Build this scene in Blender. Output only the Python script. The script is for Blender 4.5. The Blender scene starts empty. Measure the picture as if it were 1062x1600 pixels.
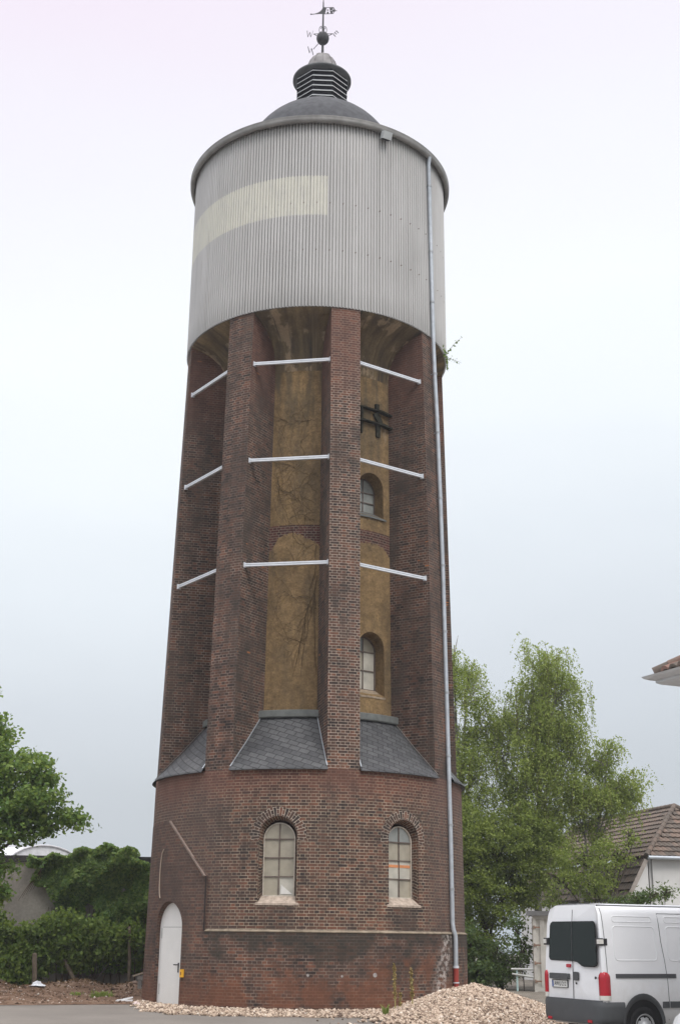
import bpy, math, random
import numpy as np
from mathutils import Vector, Matrix

C = bpy.context.scene.collection
scene = bpy.context.scene
PI = math.pi
R_ = math.radians

# ------------------------------------------------------------------ camera
CAM_POS = Vector((0.0, -38.106, 1.70))
CAM_F = 1974.02 / 1600.0            # focal length in image heights
PITCH, ROLL, YAW = 0.32547, 0.01144, 0.02159
right0 = Vector((math.cos(YAW), -math.sin(YAW), 0))
fwd0 = Vector((math.sin(YAW), math.cos(YAW), 0))
fwd = fwd0 * math.cos(PITCH) + Vector((0, 0, 1)) * math.sin(PITCH)
up0 = -fwd0 * math.sin(PITCH) + Vector((0, 0, 1)) * math.cos(PITCH)
rgt = right0 * math.cos(ROLL) + up0 * math.sin(ROLL)
upv = up0 * math.cos(ROLL) - right0 * math.sin(ROLL)
cam = bpy.data.cameras.new('camera')
cam.sensor_fit = 'VERTICAL'
cam.sensor_height = 24.0
cam.lens = 24.0 * CAM_F
cam.clip_start = 0.1
cam.clip_end = 2000
cam_o = bpy.data.objects.new('camera', cam)
C.objects.link(cam_o)
M = Matrix((rgt, upv, -fwd)).transposed().to_4x4()
M.translation = CAM_POS
cam_o.matrix_world = M
scene.camera = cam_o

# ------------------------------------------------------------------ light
SUN_EL, SUN_AZ = R_(48), R_(32)       # azimuth measured from the camera side towards the right
world = bpy.data.worlds.new('World')
scene.world = world
world.use_nodes = True
wn = world.node_tree
for n in list(wn.nodes):
    wn.nodes.remove(n)
w_out = wn.nodes.new('ShaderNodeOutputWorld')
w_bg = wn.nodes.new('ShaderNodeBackground')
w_sky = wn.nodes.new('ShaderNodeTexSky')
w_sky.sky_type = 'NISHITA'
w_sky.sun_disc = False
w_sky.sun_elevation = SUN_EL
w_sky.sun_rotation = PI - SUN_AZ
w_sky.air_density = 2.0
w_sky.dust_density = 4.0
w_tc = wn.nodes.new('ShaderNodeTexCoord')
w_sep = wn.nodes.new('ShaderNodeSeparateXYZ')
wn.links.new(w_tc.outputs['Generated'], w_sep.inputs[0])
w_noise = wn.nodes.new('ShaderNodeTexNoise')
w_noise.inputs['Scale'].default_value = 1.6
w_noise.inputs['Detail'].default_value = 4
w_noise.inputs['Roughness'].default_value = 0.5
w_map = wn.nodes.new('ShaderNodeMapping')
w_map.inputs['Scale'].default_value = (1, 1, 2.6)
wn.links.new(w_tc.outputs['Generated'], w_map.inputs[0])
wn.links.new(w_map.outputs[0], w_noise.inputs[0])
w_ma = wn.nodes.new('ShaderNodeMath')
w_ma.operation = 'MULTIPLY_ADD'
w_ma.inputs[1].default_value = 0.20
w_ma.inputs[2].default_value = -0.10
wn.links.new(w_noise.outputs[0], w_ma.inputs[0])
w_add = wn.nodes.new('ShaderNodeMath')
w_add.operation = 'ADD'
w_side = wn.nodes.new('ShaderNodeMath')
w_side.operation = 'MULTIPLY_ADD'
w_side.inputs[1].default_value = -0.09
wn.links.new(w_sep.outputs[0], w_side.inputs[0])
wn.links.new(w_sep.outputs[2], w_side.inputs[2])
wn.links.new(w_side.outputs[0], w_add.inputs[0])
wn.links.new(w_ma.outputs[0], w_add.inputs[1])
w_r = wn.nodes.new('ShaderNodeValToRGB')
cr = w_r.color_ramp
cr.elements[0].position = 0.0
cr.elements[0].color = (0.49, 0.55, 0.61, 1)
cr.elements[1].position = 1.0
cr.elements[1].color = (3.3, 3.25, 3.3, 1)
for p_, c_ in ((0.10, (0.53, 0.575, 0.63)), (0.20, (0.625, 0.67, 0.73)), (0.30, (0.77, 0.82, 0.875)), (0.38, (0.87, 0.915, 0.955)), (0.46, (0.92, 0.955, 0.98)), (0.55, (0.89, 0.885, 0.95)),
               (0.66, (0.88, 0.80, 0.90)), (0.74, (1.5, 1.46, 1.52))):
    e = cr.elements.new(p_)
    e.color = (*c_, 1)
wn.links.new(w_add.outputs[0], w_r.inputs[0])
w_mul = wn.nodes.new('ShaderNodeVectorMath')
w_mul.operation = 'MULTIPLY_ADD'
w_mul.inputs[1].default_value = (0.010, 0.010, 0.010)
wn.links.new(w_sky.outputs[0], w_mul.inputs[0])
wn.links.new(w_r.outputs[0], w_mul.inputs[2])
wn.links.new(w_mul.outputs[0], w_bg.inputs[0])
w_bg.inputs[1].default_value = 1.04
wn.links.new(w_bg.outputs[0], w_out.inputs[0])

sun = bpy.data.lights.new('sun', 'SUN')
sun.energy = 1.6
sun.angle = R_(22)
sun.color = (1.0, 0.97, 0.93)
sun_o = bpy.data.objects.new('sun', sun)
C.objects.link(sun_o)
sd = Vector((math.sin(SUN_AZ) * math.cos(SUN_EL), -math.cos(SUN_AZ) * math.cos(SUN_EL), math.sin(SUN_EL)))
sun_o.rotation_euler = sd.to_track_quat('Z', 'Y').to_euler()

scene.view_settings.view_transform = 'Standard'
scene.view_settings.look = 'None'
scene.view_settings.gamma = 1
scene.view_settings.exposure = 0.0
scene.cycles.use_denoising = True
scene.cycles.max_bounces = 6
scene.cycles.transparent_max_bounces = 6


# ------------------------------------------------------------------ node helpers
class NT:
    """small wrapper round a material's node tree"""
    def __init__(self, name, rough=0.8, spec=0.3, metal=0.0):
        self.m = bpy.data.materials.new(name)
        self.m.use_nodes = True
        self.t = self.m.node_tree
        self.b = self.t.nodes['Principled BSDF']
        self.b.inputs['Roughness'].default_value = rough
        self.b.inputs['Specular IOR Level'].default_value = spec
        self.b.inputs['Metallic'].default_value = metal
        self._uv = self._ob = None

    def n(self, t):
        return self.t.nodes.new(t)

    def l(self, a, b):
        self.t.links.new(a, b)

    def set(self, sock, v):
        if hasattr(v, 'is_output'):
            self.l(v, sock)
        elif isinstance(v, (tuple, list)) and len(v) == 3 and len(sock.default_value) == 4:
            sock.default_value = (*v, 1)
        else:
            sock.default_value = v

    def uv(self):
        if not self._uv:
            self._uv = self.n('ShaderNodeTexCoord')
        return self._uv.outputs['UV']

    def obj(self):
        if not self._uv:
            self._uv = self.n('ShaderNodeTexCoord')
        return self._uv.outputs['Object']

    def mapping(self, vec, scale=(1, 1, 1), rot=(0, 0, 0), loc=(0, 0, 0)):
        k = self.n('ShaderNodeMapping')
        k.inputs['Scale'].default_value = scale
        k.inputs['Rotation'].default_value = rot
        k.inputs['Location'].default_value = loc
        self.l(vec, k.inputs[0])
        return k.outputs[0]

    def noise(self, vec, scale, detail=3, rough=0.55):
        k = self.n('ShaderNodeTexNoise')
        k.inputs['Scale'].default_value = scale
        k.inputs['Detail'].default_value = detail
        k.inputs['Roughness'].default_value = rough
        self.l(vec, k.inputs['Vector'])
        return k.outputs[0]

    def ramp(self, fac, stops):
        k = self.n('ShaderNodeValToRGB')
        el = k.color_ramp.elements
        while len(el) < len(stops):
            el.new(0.5)
        for e_, (p, c) in zip(el, stops):
            e_.position = p
        for e_, (p, c) in zip(el, stops):
            e_.color = (*c, 1) if not isinstance(c, (int, float)) else (c, c, c, 1)
        self.l(fac, k.inputs[0])
        return k.outputs[0]

    def math(self, op, a, b=0.0, c=0.0, clamp=False):
        k = self.n('ShaderNodeMath')
        k.operation = op
        k.use_clamp = clamp
        for s, v in zip(k.inputs, (a, b, c)):
            self.set(s, v)
        return k.outputs[0]

    def mix(self, fac, a, b, blend='MIX'):
        k = self.n('ShaderNodeMix')
        k.data_type = 'RGBA'
        k.blend_type = blend
        self.set(k.inputs[0], fac)
        self.set(k.inputs[6], a)
        self.set(k.inputs[7], b)
        return k.outputs[2]

    def sep(self, vec):
        k = self.n('ShaderNodeSeparateXYZ')
        self.l(vec, k.inputs[0])
        return k.outputs

    def smooth(self, x, a, b):
        k = self.n('ShaderNodeMapRange')
        k.interpolation_type = 'SMOOTHSTEP'
        self.set(k.inputs[0], x)
        k.inputs[1].default_value = a
        k.inputs[2].default_value = b
        return k.outputs[0]

    def bump(self, h, strength=0.3, dist=0.02):
        k = self.n('ShaderNodeBump')
        k.inputs['Strength'].default_value = strength
        k.inputs['Distance'].default_value = dist
        self.l(h, k.inputs['Height'])
        self.l(k.outputs[0], self.b.inputs['Normal'])

    def color(self, v):
        self.set(self.b.inputs['Base Color'], v)
        return self

    def done(self):
        return self.m


def plain(name, col, rough=0.6, spec=0.3, metal=0.0, var=0.12, scale=3.0):
    t = NT(name, rough, spec, metal)
    nz = t.noise(t.obj(), scale, 5)
    lo = tuple(c * (1 - var) for c in col)
    hi = tuple(min(1, c * (1 + var)) for c in col)
    t.color(t.ramp(nz, [(0.3, lo), (0.7, hi)]))
    return t.done()


BRICK_STOPS = [(0.0, (0.034, 0.027, 0.026)), (0.22, (0.060, 0.040, 0.035)), (0.5, (0.100, 0.057, 0.043)),
               (0.78, (0.143, 0.070, 0.049)), (1.0, (0.205, 0.092, 0.058))]


def brick(name, mortar=(0.36, 0.31, 0.26), soot=0.0, mortar_cover=0.35, patch=None, flip=False, dark=1.0):
    """English bond laid out in metres of the UV map"""
    t = NT(name, 0.9, 0.2)
    uv = t.uv()
    wob = t.noise(uv, 9.0, 2)
    add = t.n('ShaderNodeVectorMath')
    add.operation = 'MULTIPLY_ADD'
    t.l(wob, add.inputs[0])
    add.inputs[1].default_value = (0.008, 0.008, 0)
    t.l(uv, add.inputs[2])
    b = t.n('ShaderNodeTexBrick')
    b.offset = 0.5
    b.offset_frequency = 2
    b.squash = 0.5
    b.squash_frequency = 2
    b.inputs['Color1'].default_value = (0, 0, 0, 1)
    b.inputs['Color2'].default_value = (1, 1, 1, 1)
    b.inputs['Mortar'].default_value = (0.5, 0.5, 0.5, 1)
    b.inputs['Scale'].default_value = 1
    b.inputs['Brick Width'].default_value = 0.26
    b.inputs['Row Height'].default_value = 0.0765
    b.inputs['Mortar Size'].default_value = 0.0075
    b.inputs['Mortar Smooth'].default_value = 0.25
    t.l(add.outputs[0], b.inputs['Vector'])
    bw = t.n('ShaderNodeRGBToBW')
    t.l(b.outputs[0], bw.inputs[0])
    big = t.noise(t.mapping(uv, (0.55, 0.4, 1)), 1.0, 5, 0.6)
    mid = t.noise(uv, 2.7, 4, 0.6)
    fine = t.noise(uv, 60, 2, 0.6)
    # the brick's own tint, shifted by wall-size patches
    v = t.math('MULTIPLY_ADD', mid, 1.1, -0.55)
    v = t.math('ADD', t.math('MULTIPLY_ADD', bw.outputs[0], 0.80, 0.10), v)
    v = t.math('MULTIPLY_ADD', t.math('SUBTRACT', big, 0.5), 0.7, v, clamp=True)
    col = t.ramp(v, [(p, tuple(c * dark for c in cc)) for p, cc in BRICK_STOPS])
    col = t.mix(0.25, col, t.ramp(fine, [(0.25, 0.25), (0.75, 0.75)]), 'OVERLAY')
    # mortar: pale where pointed, lost under soot elsewhere
    cov = t.math('ADD', t.math('MULTIPLY', mid, 0.6), t.math('MULTIPLY', big, 0.6))
    cov = t.smooth(cov, mortar_cover + 0.02, mortar_cover + 0.38)
    mv = t.noise(uv, 5.5, 4, 0.7)
    mcol = t.mix(t.smooth(mv, 0.35, 0.65), tuple(0.62 * c for c in mortar), mortar)
    mcol = t.mix(cov, t.mix(0.5, col, (0.115, 0.085, 0.066)), mcol)
    col = t.mix(b.outputs['Fac'], col, mcol)
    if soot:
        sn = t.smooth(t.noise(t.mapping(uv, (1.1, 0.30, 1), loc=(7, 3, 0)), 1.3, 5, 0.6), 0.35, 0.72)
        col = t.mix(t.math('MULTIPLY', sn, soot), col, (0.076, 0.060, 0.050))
    wash = t.noise(t.mapping(uv, (0.8, 0.22, 1), loc=(2, 9, 0)), 1.0, 6, 0.62)
    col = t.mix(t.math('MULTIPLY', t.smooth(wash, 0.52, 0.70), 0.45), col, (0.125, 0.092, 0.076))
    drk = t.noise(t.mapping(uv, (0.6, 0.5, 1), loc=(5, 2, 0)), 1.3, 6, 0.65)
    col = t.mix(t.math('MULTIPLY', t.smooth(drk, 0.50, 0.68), 0.65), col, (0.050, 0.041, 0.036))
    if patch:
        col = patch(t, uv, col, mid, big)
    t.color(col)
    h = t.math('SUBTRACT', t.math('MULTIPLY', fine, 0.35), b.outputs['Fac'])
    t.bump(h, 0.55, 0.012)
    return t.done()


def base_patch(t, uv, col, mid, big):
    s = t.sep(uv)
    # left flank is weathered grey-brown with dull joints
    left = t.math('SUBTRACT', 1.0, t.smooth(t.math('MULTIPLY_ADD', mid, 1.2, s[0]), -2.6, -0.8))
    col = t.mix(t.math('MULTIPLY', left, 0.55), col, (0.115, 0.082, 0.070))
    # run-off under the two sills and rusty damp below the eaves
    for u0 in (-0.79, 2.70):
        d = t.math('ABSOLUTE', t.math('SUBTRACT', s[0], u0))
        k = t.math('MULTIPLY', t.math('SUBTRACT', 1.0, t.smooth(t.math('MULTIPLY_ADD', mid, 0.5, d), 0.45, 0.95)), t.math('SUBTRACT', 1.0, t.smooth(s[1], 2.45, 2.56)))
        col = t.mix(t.math('MULTIPLY', k, 0.45), col, (0.058, 0.046, 0.040))
    red = t.math('MULTIPLY', t.smooth(t.math('MULTIPLY_ADD', big, 1.6, s[1]), 5.6, 6.6), 0.45)
    col = t.mix(red, col, t.mix(mid, (0.12, 0.055, 0.042), (0.24, 0.095, 0.065)))
    # right flank likewise, a little
    r = t.smooth(t.math('MULTIPLY_ADD', mid, 1.0, s[0]), 3.6, 4.8)
    col = t.mix(t.math('MULTIPLY', r, 0.5), col, (0.115, 0.078, 0.068))
    return col


def plinth_patch(t, uv, col, mid, big):
    s = t.sep(uv)
    # spalled orange-red brick rising from the ground, black algae under the ledge, lime bloom by the pipe
    n1 = t.noise(t.mapping(uv, (0.75, 0.8, 1), loc=(3.3, 1.1, 0)), 1.2, 5, 0.65)
    hgt = t.math('SUBTRACT', 1.15, s[1])
    sp = t.smooth(t.math('MULTIPLY_ADD', hgt, 0.16, n1), 0.53, 0.66)
    col = t.mix(t.math('MULTIPLY', sp, 0.62), col, t.mix(mid, (0.12, 0.055, 0.036), (0.25, 0.10, 0.052)))
    n2 = t.noise(t.mapping(uv, (0.9, 1.0, 1), loc=(9, 4, 0)), 1.0, 5, 0.6)
    al = t.smooth(t.math('MULTIPLY_ADD', t.math('SUBTRACT', s[1], 1.2), 0.30, n2), 0.50, 0.64)
    col = t.mix(t.math('MULTIPLY', al, 0.72), col, (0.042, 0.040, 0.034))
    n3 = t.noise(uv, 6.0, 5, 0.7)
    d = t.math('ABSOLUTE', t.math('SUBTRACT', t.math('MULTIPLY_ADD', s[1], 0.35, 3.85), s[0]))
    d = t.math('SUBTRACT', 1.0, t.smooth(d, 0.05, 0.45))
    bl = t.math('MULTIPLY', d, t.smooth(n3, 0.44, 0.60))
    col = t.mix(t.math('MULTIPLY', bl, 0.8), col, (0.50, 0.46, 0.43))
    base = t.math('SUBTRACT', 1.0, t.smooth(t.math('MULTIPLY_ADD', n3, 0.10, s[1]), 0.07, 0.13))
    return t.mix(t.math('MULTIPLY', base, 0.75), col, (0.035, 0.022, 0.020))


def door_patch(t, uv, col, mid, big):
    s = t.sep(uv)
    n1 = t.noise(t.mapping(uv, (0.75, 0.8, 1), loc=(3.3, 1.1, 0)), 1.2, 5, 0.65)
    n3 = t.noise(uv, 6.0, 5, 0.7)
    up = t.smooth(t.math('MULTIPLY_ADD', n1, 1.0, s[1]), 1.4, 3.2)
    col = t.mix(t.math('MULTIPLY', up, 0.5), col, t.mix(mid, (0.085, 0.062, 0.052), (0.125, 0.082, 0.068)))
    low = t.math('SUBTRACT', 1.0, t.smooth(t.math('MULTIPLY_ADD', n1, 0.9, s[1]), 0.7, 1.5))
    col = t.mix(t.math('MULTIPLY', low, 0.55), col, t.mix(mid, (0.11, 0.055, 0.038), (0.22, 0.09, 0.05)))
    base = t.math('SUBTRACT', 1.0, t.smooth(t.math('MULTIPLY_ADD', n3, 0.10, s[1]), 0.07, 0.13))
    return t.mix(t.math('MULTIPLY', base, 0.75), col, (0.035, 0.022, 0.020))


def buttress_patch(t, uv, col, mid, big):
    s = t.sep(uv)
    n = t.noise(t.mapping(uv, (2.5, 2.5, 1)), 1.0, 3, 0.6)
    # a few bare orange bricks and mortar chips
    c = t.n('ShaderNodeTexVoronoi')
    c.inputs['Scale'].default_value = 1.0
    t.l(t.mapping(uv, (3.8, 13.07, 1)), c.inputs['Vector'])
    sp = t.sep(c.outputs['Color'])
    chip = t.math('GREATER_THAN', sp[0], 0.993)
    near = t.math('LESS_THAN', c.outputs['Distance'], 0.33)
    col = t.mix(t.math('MULTIPLY', chip, near), col, (0.32, 0.13, 0.055))
    up = t.smooth(t.math('MULTIPLY_ADD', n, 1.6, s[1]), 16.8, 19.0)
    return t.mix(t.math('MULTIPLY', up, 0.5), col, t.mix(mid, (0.10, 0.055, 0.045), (0.20, 0.085, 0.06)))


M_BRICK_BASE = brick('brick_base', mortar=(0.47, 0.40, 0.30), soot=0.25, mortar_cover=0.27, patch=base_patch)
M_BRICK_PLINTH = brick('brick_plinth', mortar=(0.33, 0.28, 0.23), soot=0.3, mortar_cover=0.36, patch=plinth_patch)
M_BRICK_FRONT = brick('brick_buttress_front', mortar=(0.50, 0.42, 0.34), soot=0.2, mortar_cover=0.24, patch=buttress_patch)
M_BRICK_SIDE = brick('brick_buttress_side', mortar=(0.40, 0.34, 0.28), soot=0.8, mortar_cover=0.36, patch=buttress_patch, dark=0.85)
M_BRICK_GREY = brick('brick_weathered', mortar=(0.36, 0.30, 0.25), soot=0.75, mortar_cover=0.36, dark=0.95)
M_BRICK_DOOR = brick('brick_round_door', mortar=(0.30, 0.25, 0.20), soot=0.45, mortar_cover=0.36, patch=door_patch)
M_BRICK_ARCH = brick('brick_arch', mortar=(0.56, 0.49, 0.40), soot=0.35, mortar_cover=0.0)


def plaster():
    t = NT('render_coat', 0.95, 0.15)
    uv = t.uv()
    s = t.sep(uv)
    n1 = t.noise(t.mapping(uv, (0.8, 0.35, 1)), 1.1, 6, 0.65)
    n2 = t.noise(uv, 16, 6, 0.8)
    n3 = t.noise(t.mapping(uv, (2.2, 0.28, 1), loc=(4, 2, 0)), 1.6, 5, 0.6)
    col = t.ramp(n1, [(0.30, (0.115, 0.085, 0.050)), (0.48, (0.205, 0.138, 0.070)), (0.66, (0.28, 0.188, 0.092))])
    n5 = t.noise(t.mapping(uv, (1, 1, 1), loc=(8, 8, 0)), 5.0, 6, 0.75)
    col = t.mix(0.5, col, t.ramp(n5, [(0.35, 0.22), (0.65, 0.74)]), 'OVERLAY')
    col = t.mix(0.6, col, t.ramp(n2, [(0.32, 0.2), (0.68, 0.8)]), 'OVERLAY')
    # grey algae runs from the flare
    run = t.math('MULTIPLY', t.math('ADD', t.math('MULTIPLY', t.smooth(s[1], 14.0, 18.5), 0.8), 0.2), t.smooth(n3, 0.42, 0.62))
    col = t.mix(t.math('MULTIPLY', run, 0.75), col, (0.075, 0.068, 0.050))
    # bare lighter scars where the coat has come off
    n4 = t.noise(t.mapping(uv, (1.0, 0.45, 1), loc=(1.7, 0.4, 0)), 1.25, 6, 0.62)
    sc = t.math('MULTIPLY', t.smooth(n4, 0.60, 0.64), t.smooth(s[1], 15.6, 17.0))
    col = t.mix(t.math('MULTIPLY', sc, 0.8), col, (0.33, 0.26, 0.19))
    # the band where bare brick shows
    b = t.n('ShaderNodeTexBrick')
    b.squash = 0.5
    b.squash_frequency = 2
    b.inputs['Color1'].default_value = (0.05, 0.028, 0.027, 1)
    b.inputs['Color2'].default_value = (0.115, 0.048, 0.04, 1)
    b.inputs['Mortar'].default_value = (0.21, 0.17, 0.13, 1)
    b.inputs['Scale'].default_value = 1
    b.inputs['Brick Width'].default_value = 0.26
    b.inputs['Row Height'].default_value = 0.0765
    b.inputs['Mortar Size'].default_value = 0.007
    t.l(uv, b.inputs['Vector'])
    # lower edge follows a shallow arch in each bay (bays are 45 degrees, 11.65 degrees is a buttress)
    bay = t.math('FRACT', t.math('ADD', t.math('DIVIDE', t.math('SUBTRACT', s[0], 0.6100), 2.3562), 10.0))
    off = t.math('ABSOLUTE', t.math('SUBTRACT', bay, 0.5))
    low = t.math('SUBTRACT', 12.86, t.math('MULTIPLY', t.math('MULTIPLY', off, off), 4.5))
    low = t.math('MULTIPLY_ADD', t.math('SUBTRACT', n1, 0.5), 1.1, low)
    low = t.math('MULTIPLY_ADD', t.math('SUBTRACT', n2, 0.5), 0.25, low)
    up = t.math('SUBTRACT', 1.0, t.smooth(s[1], 13.11, 13.15))
    lo = t.math('GREATER_THAN', s[1], low)
    band = t.math('MULTIPLY', up, lo)
    col = t.mix(band, col, b.outputs[0])
    t.color(col)
    t.bump(n2, 0.5, 0.02)
    return t.done()


M_PLASTER = plaster()


def flare_mat():
    t = NT('stained_concrete', 0.95, 0.15)
    uv = t.uv()
    n1 = t.noise(t.mapping(uv, (1.6, 0.5, 1)), 1.3, 6, 0.65)
    n2 = t.noise(uv, 18, 4, 0.7)
    n4 = t.noise(t.mapping(uv, (0.9, 0.7, 1), loc=(2.7, 0.4, 0)), 1.4, 5, 0.6)
    col = t.ramp(n1, [(0.32, (0.060, 0.050, 0.042)), (0.48, (0.13, 0.098, 0.060)), (0.66, (0.23, 0.165, 0.09))])
    col = t.mix(t.smooth(n4, 0.54, 0.62), col, (0.30, 0.225, 0.145))
    n6 = t.noise(t.mapping(uv, (3.0, 0.25, 1), loc=(1, 6, 0)), 1.5, 5, 0.6)
    col = t.mix(t.math('MULTIPLY', t.smooth(n6, 0.50, 0.66), 0.7), col, (0.055, 0.045, 0.036))
    col = t.mix(0.4, col, t.ramp(n2, [(0.3, 0.25), (0.7, 0.75)]), 'OVERLAY')
    t.color(col)
    t.bump(n2, 0.4, 0.02)
    return t.done()


M_FLARE = flare_mat()


def cladding_mat():
    t = NT('ribbed_sheet', 0.5, 0.35)
    uv = t.uv()
    s = t.sep(uv)
    st = t.noise(t.mapping(uv, (5.0, 0.10, 1)), 1.5, 5, 0.6)
    bl = t.noise(t.mapping(uv, (0.35, 0.25, 1)), 1.2, 4, 0.5)
    col = t.ramp(t.math('MULTIPLY_ADD', bl, 0.5, t.math('MULTIPLY', st, 0.5)), [(0.3, (0.43, 0.425, 0.415)), (0.7, (0.61, 0.605, 0.595))])
    # dust plus painted-in shade in the rib valleys, stronger to the left (a rib every 1/264 of the way round)
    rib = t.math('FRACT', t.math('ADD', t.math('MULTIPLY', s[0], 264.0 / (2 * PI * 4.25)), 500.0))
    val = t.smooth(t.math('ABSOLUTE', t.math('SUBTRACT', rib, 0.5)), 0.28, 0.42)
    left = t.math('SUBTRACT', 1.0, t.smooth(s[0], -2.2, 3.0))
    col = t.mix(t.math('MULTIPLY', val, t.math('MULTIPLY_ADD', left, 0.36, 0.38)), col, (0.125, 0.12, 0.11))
    # cream painted band, ends a little right of the middle
    e1 = t.math('MULTIPLY', t.math('GREATER_THAN', s[0], -6.2), t.math('LESS_THAN', s[0], 0.243))
    wob = t.math('MULTIPLY_ADD', st, 0.05, s[1])
    e2 = t.math('MULTIPLY', t.smooth(wob, 22.775, 22.80), t.math('SUBTRACT', 1.0, t.smooth(wob, 24.16, 24.185)))
    paint = t.math('MULTIPLY', e1, e2)
    pc = t.mix(t.math('MULTIPLY', val, 0.35), (0.68, 0.67, 0.585), (0.46, 0.45, 0.39))
    worn = t.math('MULTIPLY_ADD', t.smooth(t.noise(t.mapping(uv, (2.5, 0.6, 1)), 2.0, 6, 0.7), 0.30, 0.62), 0.35, 0.48)
    col = t.mix(t.math('MULTIPLY', paint, worn), col, pc)
    # vertical sheet laps every 1.1 m and rust weeping from the screw rows
    lap = t.math('FRACT', t.math('ADD', t.math('DIVIDE', s[0], 1.113), 50.28))
    col = t.mix(t.math('MULTIPLY', t.math('LESS_THAN', lap, 0.030), 0.35), col, (0.20, 0.19, 0.175))
    rw = t.math('MULTIPLY', t.smooth(t.noise(t.mapping(uv, (7.0, 0.16, 1), loc=(3, 7, 0)), 1.4, 5, 0.65), 0.58, 0.74), 0.35)
    col = t.mix(rw, col, (0.26, 0.225, 0.18))
    # darker streaky edge under the gutter
    tp = t.math('MULTIPLY', t.smooth(t.math('MULTIPLY_ADD', st, 1.0, s[1]), 26.0, 26.7), 0.5)
    col = t.mix(tp, col, (0.17, 0.165, 0.155))
    # rusty screw heads in two rows
    for z in (23.2, 21.55):
        r = t.math('LESS_THAN', t.math('ABSOLUTE', t.math('SUBTRACT', s[1], z)), 0.022)
        f = t.math('FRACT', t.math('ADD', t.math('MULTIPLY', s[0], 264.0 / (2 * PI * 4.25) / 4), 500.25))
        f = t.math('LESS_THAN', f, 0.09)
        col = t.mix(t.math('MULTIPLY', t.math('MULTIPLY', r, f), 0.75), col, (0.12, 0.08, 0.06))
    low = t.math('SUBTRACT', 1.0, t.smooth(t.math('MULTIPLY_ADD', st, 0.8, s[1]), 19.9, 20.9))
    col = t.mix(t.math('MULTIPLY', low, 0.35), col, (0.22, 0.22, 0.21))
    t.color(col)
    return t.done()


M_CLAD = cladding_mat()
M_ZINC = plain('zinc_sheet', (0.36, 0.38, 0.40), 0.45, 0.5, 0.35, 0.15, 4)
M_GUTTER = plain('gutter_zinc', (0.24, 0.235, 0.225), 0.55, 0.4, 0.2, 0.2, 3)
M_GALV = plain('galvanised_steel', (0.66, 0.69, 0.73), 0.45, 0.5, 0.15, 0.08, 6)
M_PIPE = plain('pipe_zinc', (0.46, 0.50, 0.54), 0.4, 0.5, 0.3, 0.12, 5)
M_REDPIPE = plain('red_pipe', (0.30, 0.045, 0.035), 0.5, 0.4, 0, 0.15, 8)
M_FELT = plain('roof_felt', (0.088, 0.090, 0.097), 0.9, 0.2, 0, 0.22, 5)
M_FELT_U = plain('cornice_sheet', (0.115, 0.120, 0.122), 0.7, 0.3, 0, 0.2, 4)
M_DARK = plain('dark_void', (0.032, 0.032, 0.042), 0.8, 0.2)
M_SLAT = plain('louvre_edge', (0.50, 0.525, 0.53), 0.5, 0.4, 0, 0.08)
M_IRON = plain('vane_iron', (0.055, 0.055, 0.060), 0.6, 0.4, 0.3, 0.2, 6)
M_CAPZ = plain('cap_zinc', (0.20, 0.19, 0.19), 0.6, 0.35, 0.1, 0.3, 3.5)
M_WHITE = plain('door_white', (0.74, 0.735, 0.71), 0.5, 0.35, 0, 0.04, 2)
M_BLACK = plain('black_plastic', (0.022, 0.022, 0.025), 0.5, 0.4, 0, 0.1)
M_YELLOW = plain('yellow_enamel', (0.75, 0.40, 0.03), 0.5, 0.4, 0, 0.08)
M_STONE = plain('sill_stone', (0.40, 0.33, 0.27), 0.9, 0.2, 0, 0.3, 9)
M_FRAME = plain('window_iron', (0.13, 0.10, 0.085), 0.7, 0.3, 0, 0.35, 9)
M_FRAME_W = plain('window_putty', (0.50, 0.45, 0.38), 0.8, 0.3, 0, 0.25, 9)
M_RUSTWOOD = plain('mossy_timber', (0.034, 0.034, 0.026), 0.95, 0.1, 0, 0.5, 8)
M_LEDGE = plain('ledge_sheet', (0.145, 0.155, 0.148), 0.6, 0.35, 0.1, 0.2, 5)
M_CONDUIT = plain('conduit_grey', (0.215, 0.165, 0.14), 0.8, 0.2, 0, 0.25, 7)
M_WIRE = plain('pale_cable', (0.42, 0.34, 0.27), 0.7, 0.2)


def pane_mat(name, col, vr=0.2):
    t = NT(name, 0.22, 0.5)
    n = t.noise(t.obj(), 2.5, 4)
    t.color(t.ramp(n, [(0.3, tuple(c * (1 - vr) for c in col)), (0.7, tuple(min(1, c * (1 + vr)) for c in col))]))
    return t.done()


M_PANE = pane_mat('papered_pane', (0.33, 0.30, 0.235))
M_PANE_L = pane_mat('bright_pane', (0.47, 0.45, 0.39))
M_PANE_G = pane_mat('grey_pane', (0.27, 0.285, 0.27), 0.25)
M_ORANGE = plain('orange_tape', (0.60, 0.25, 0.11), 0.7)


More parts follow.
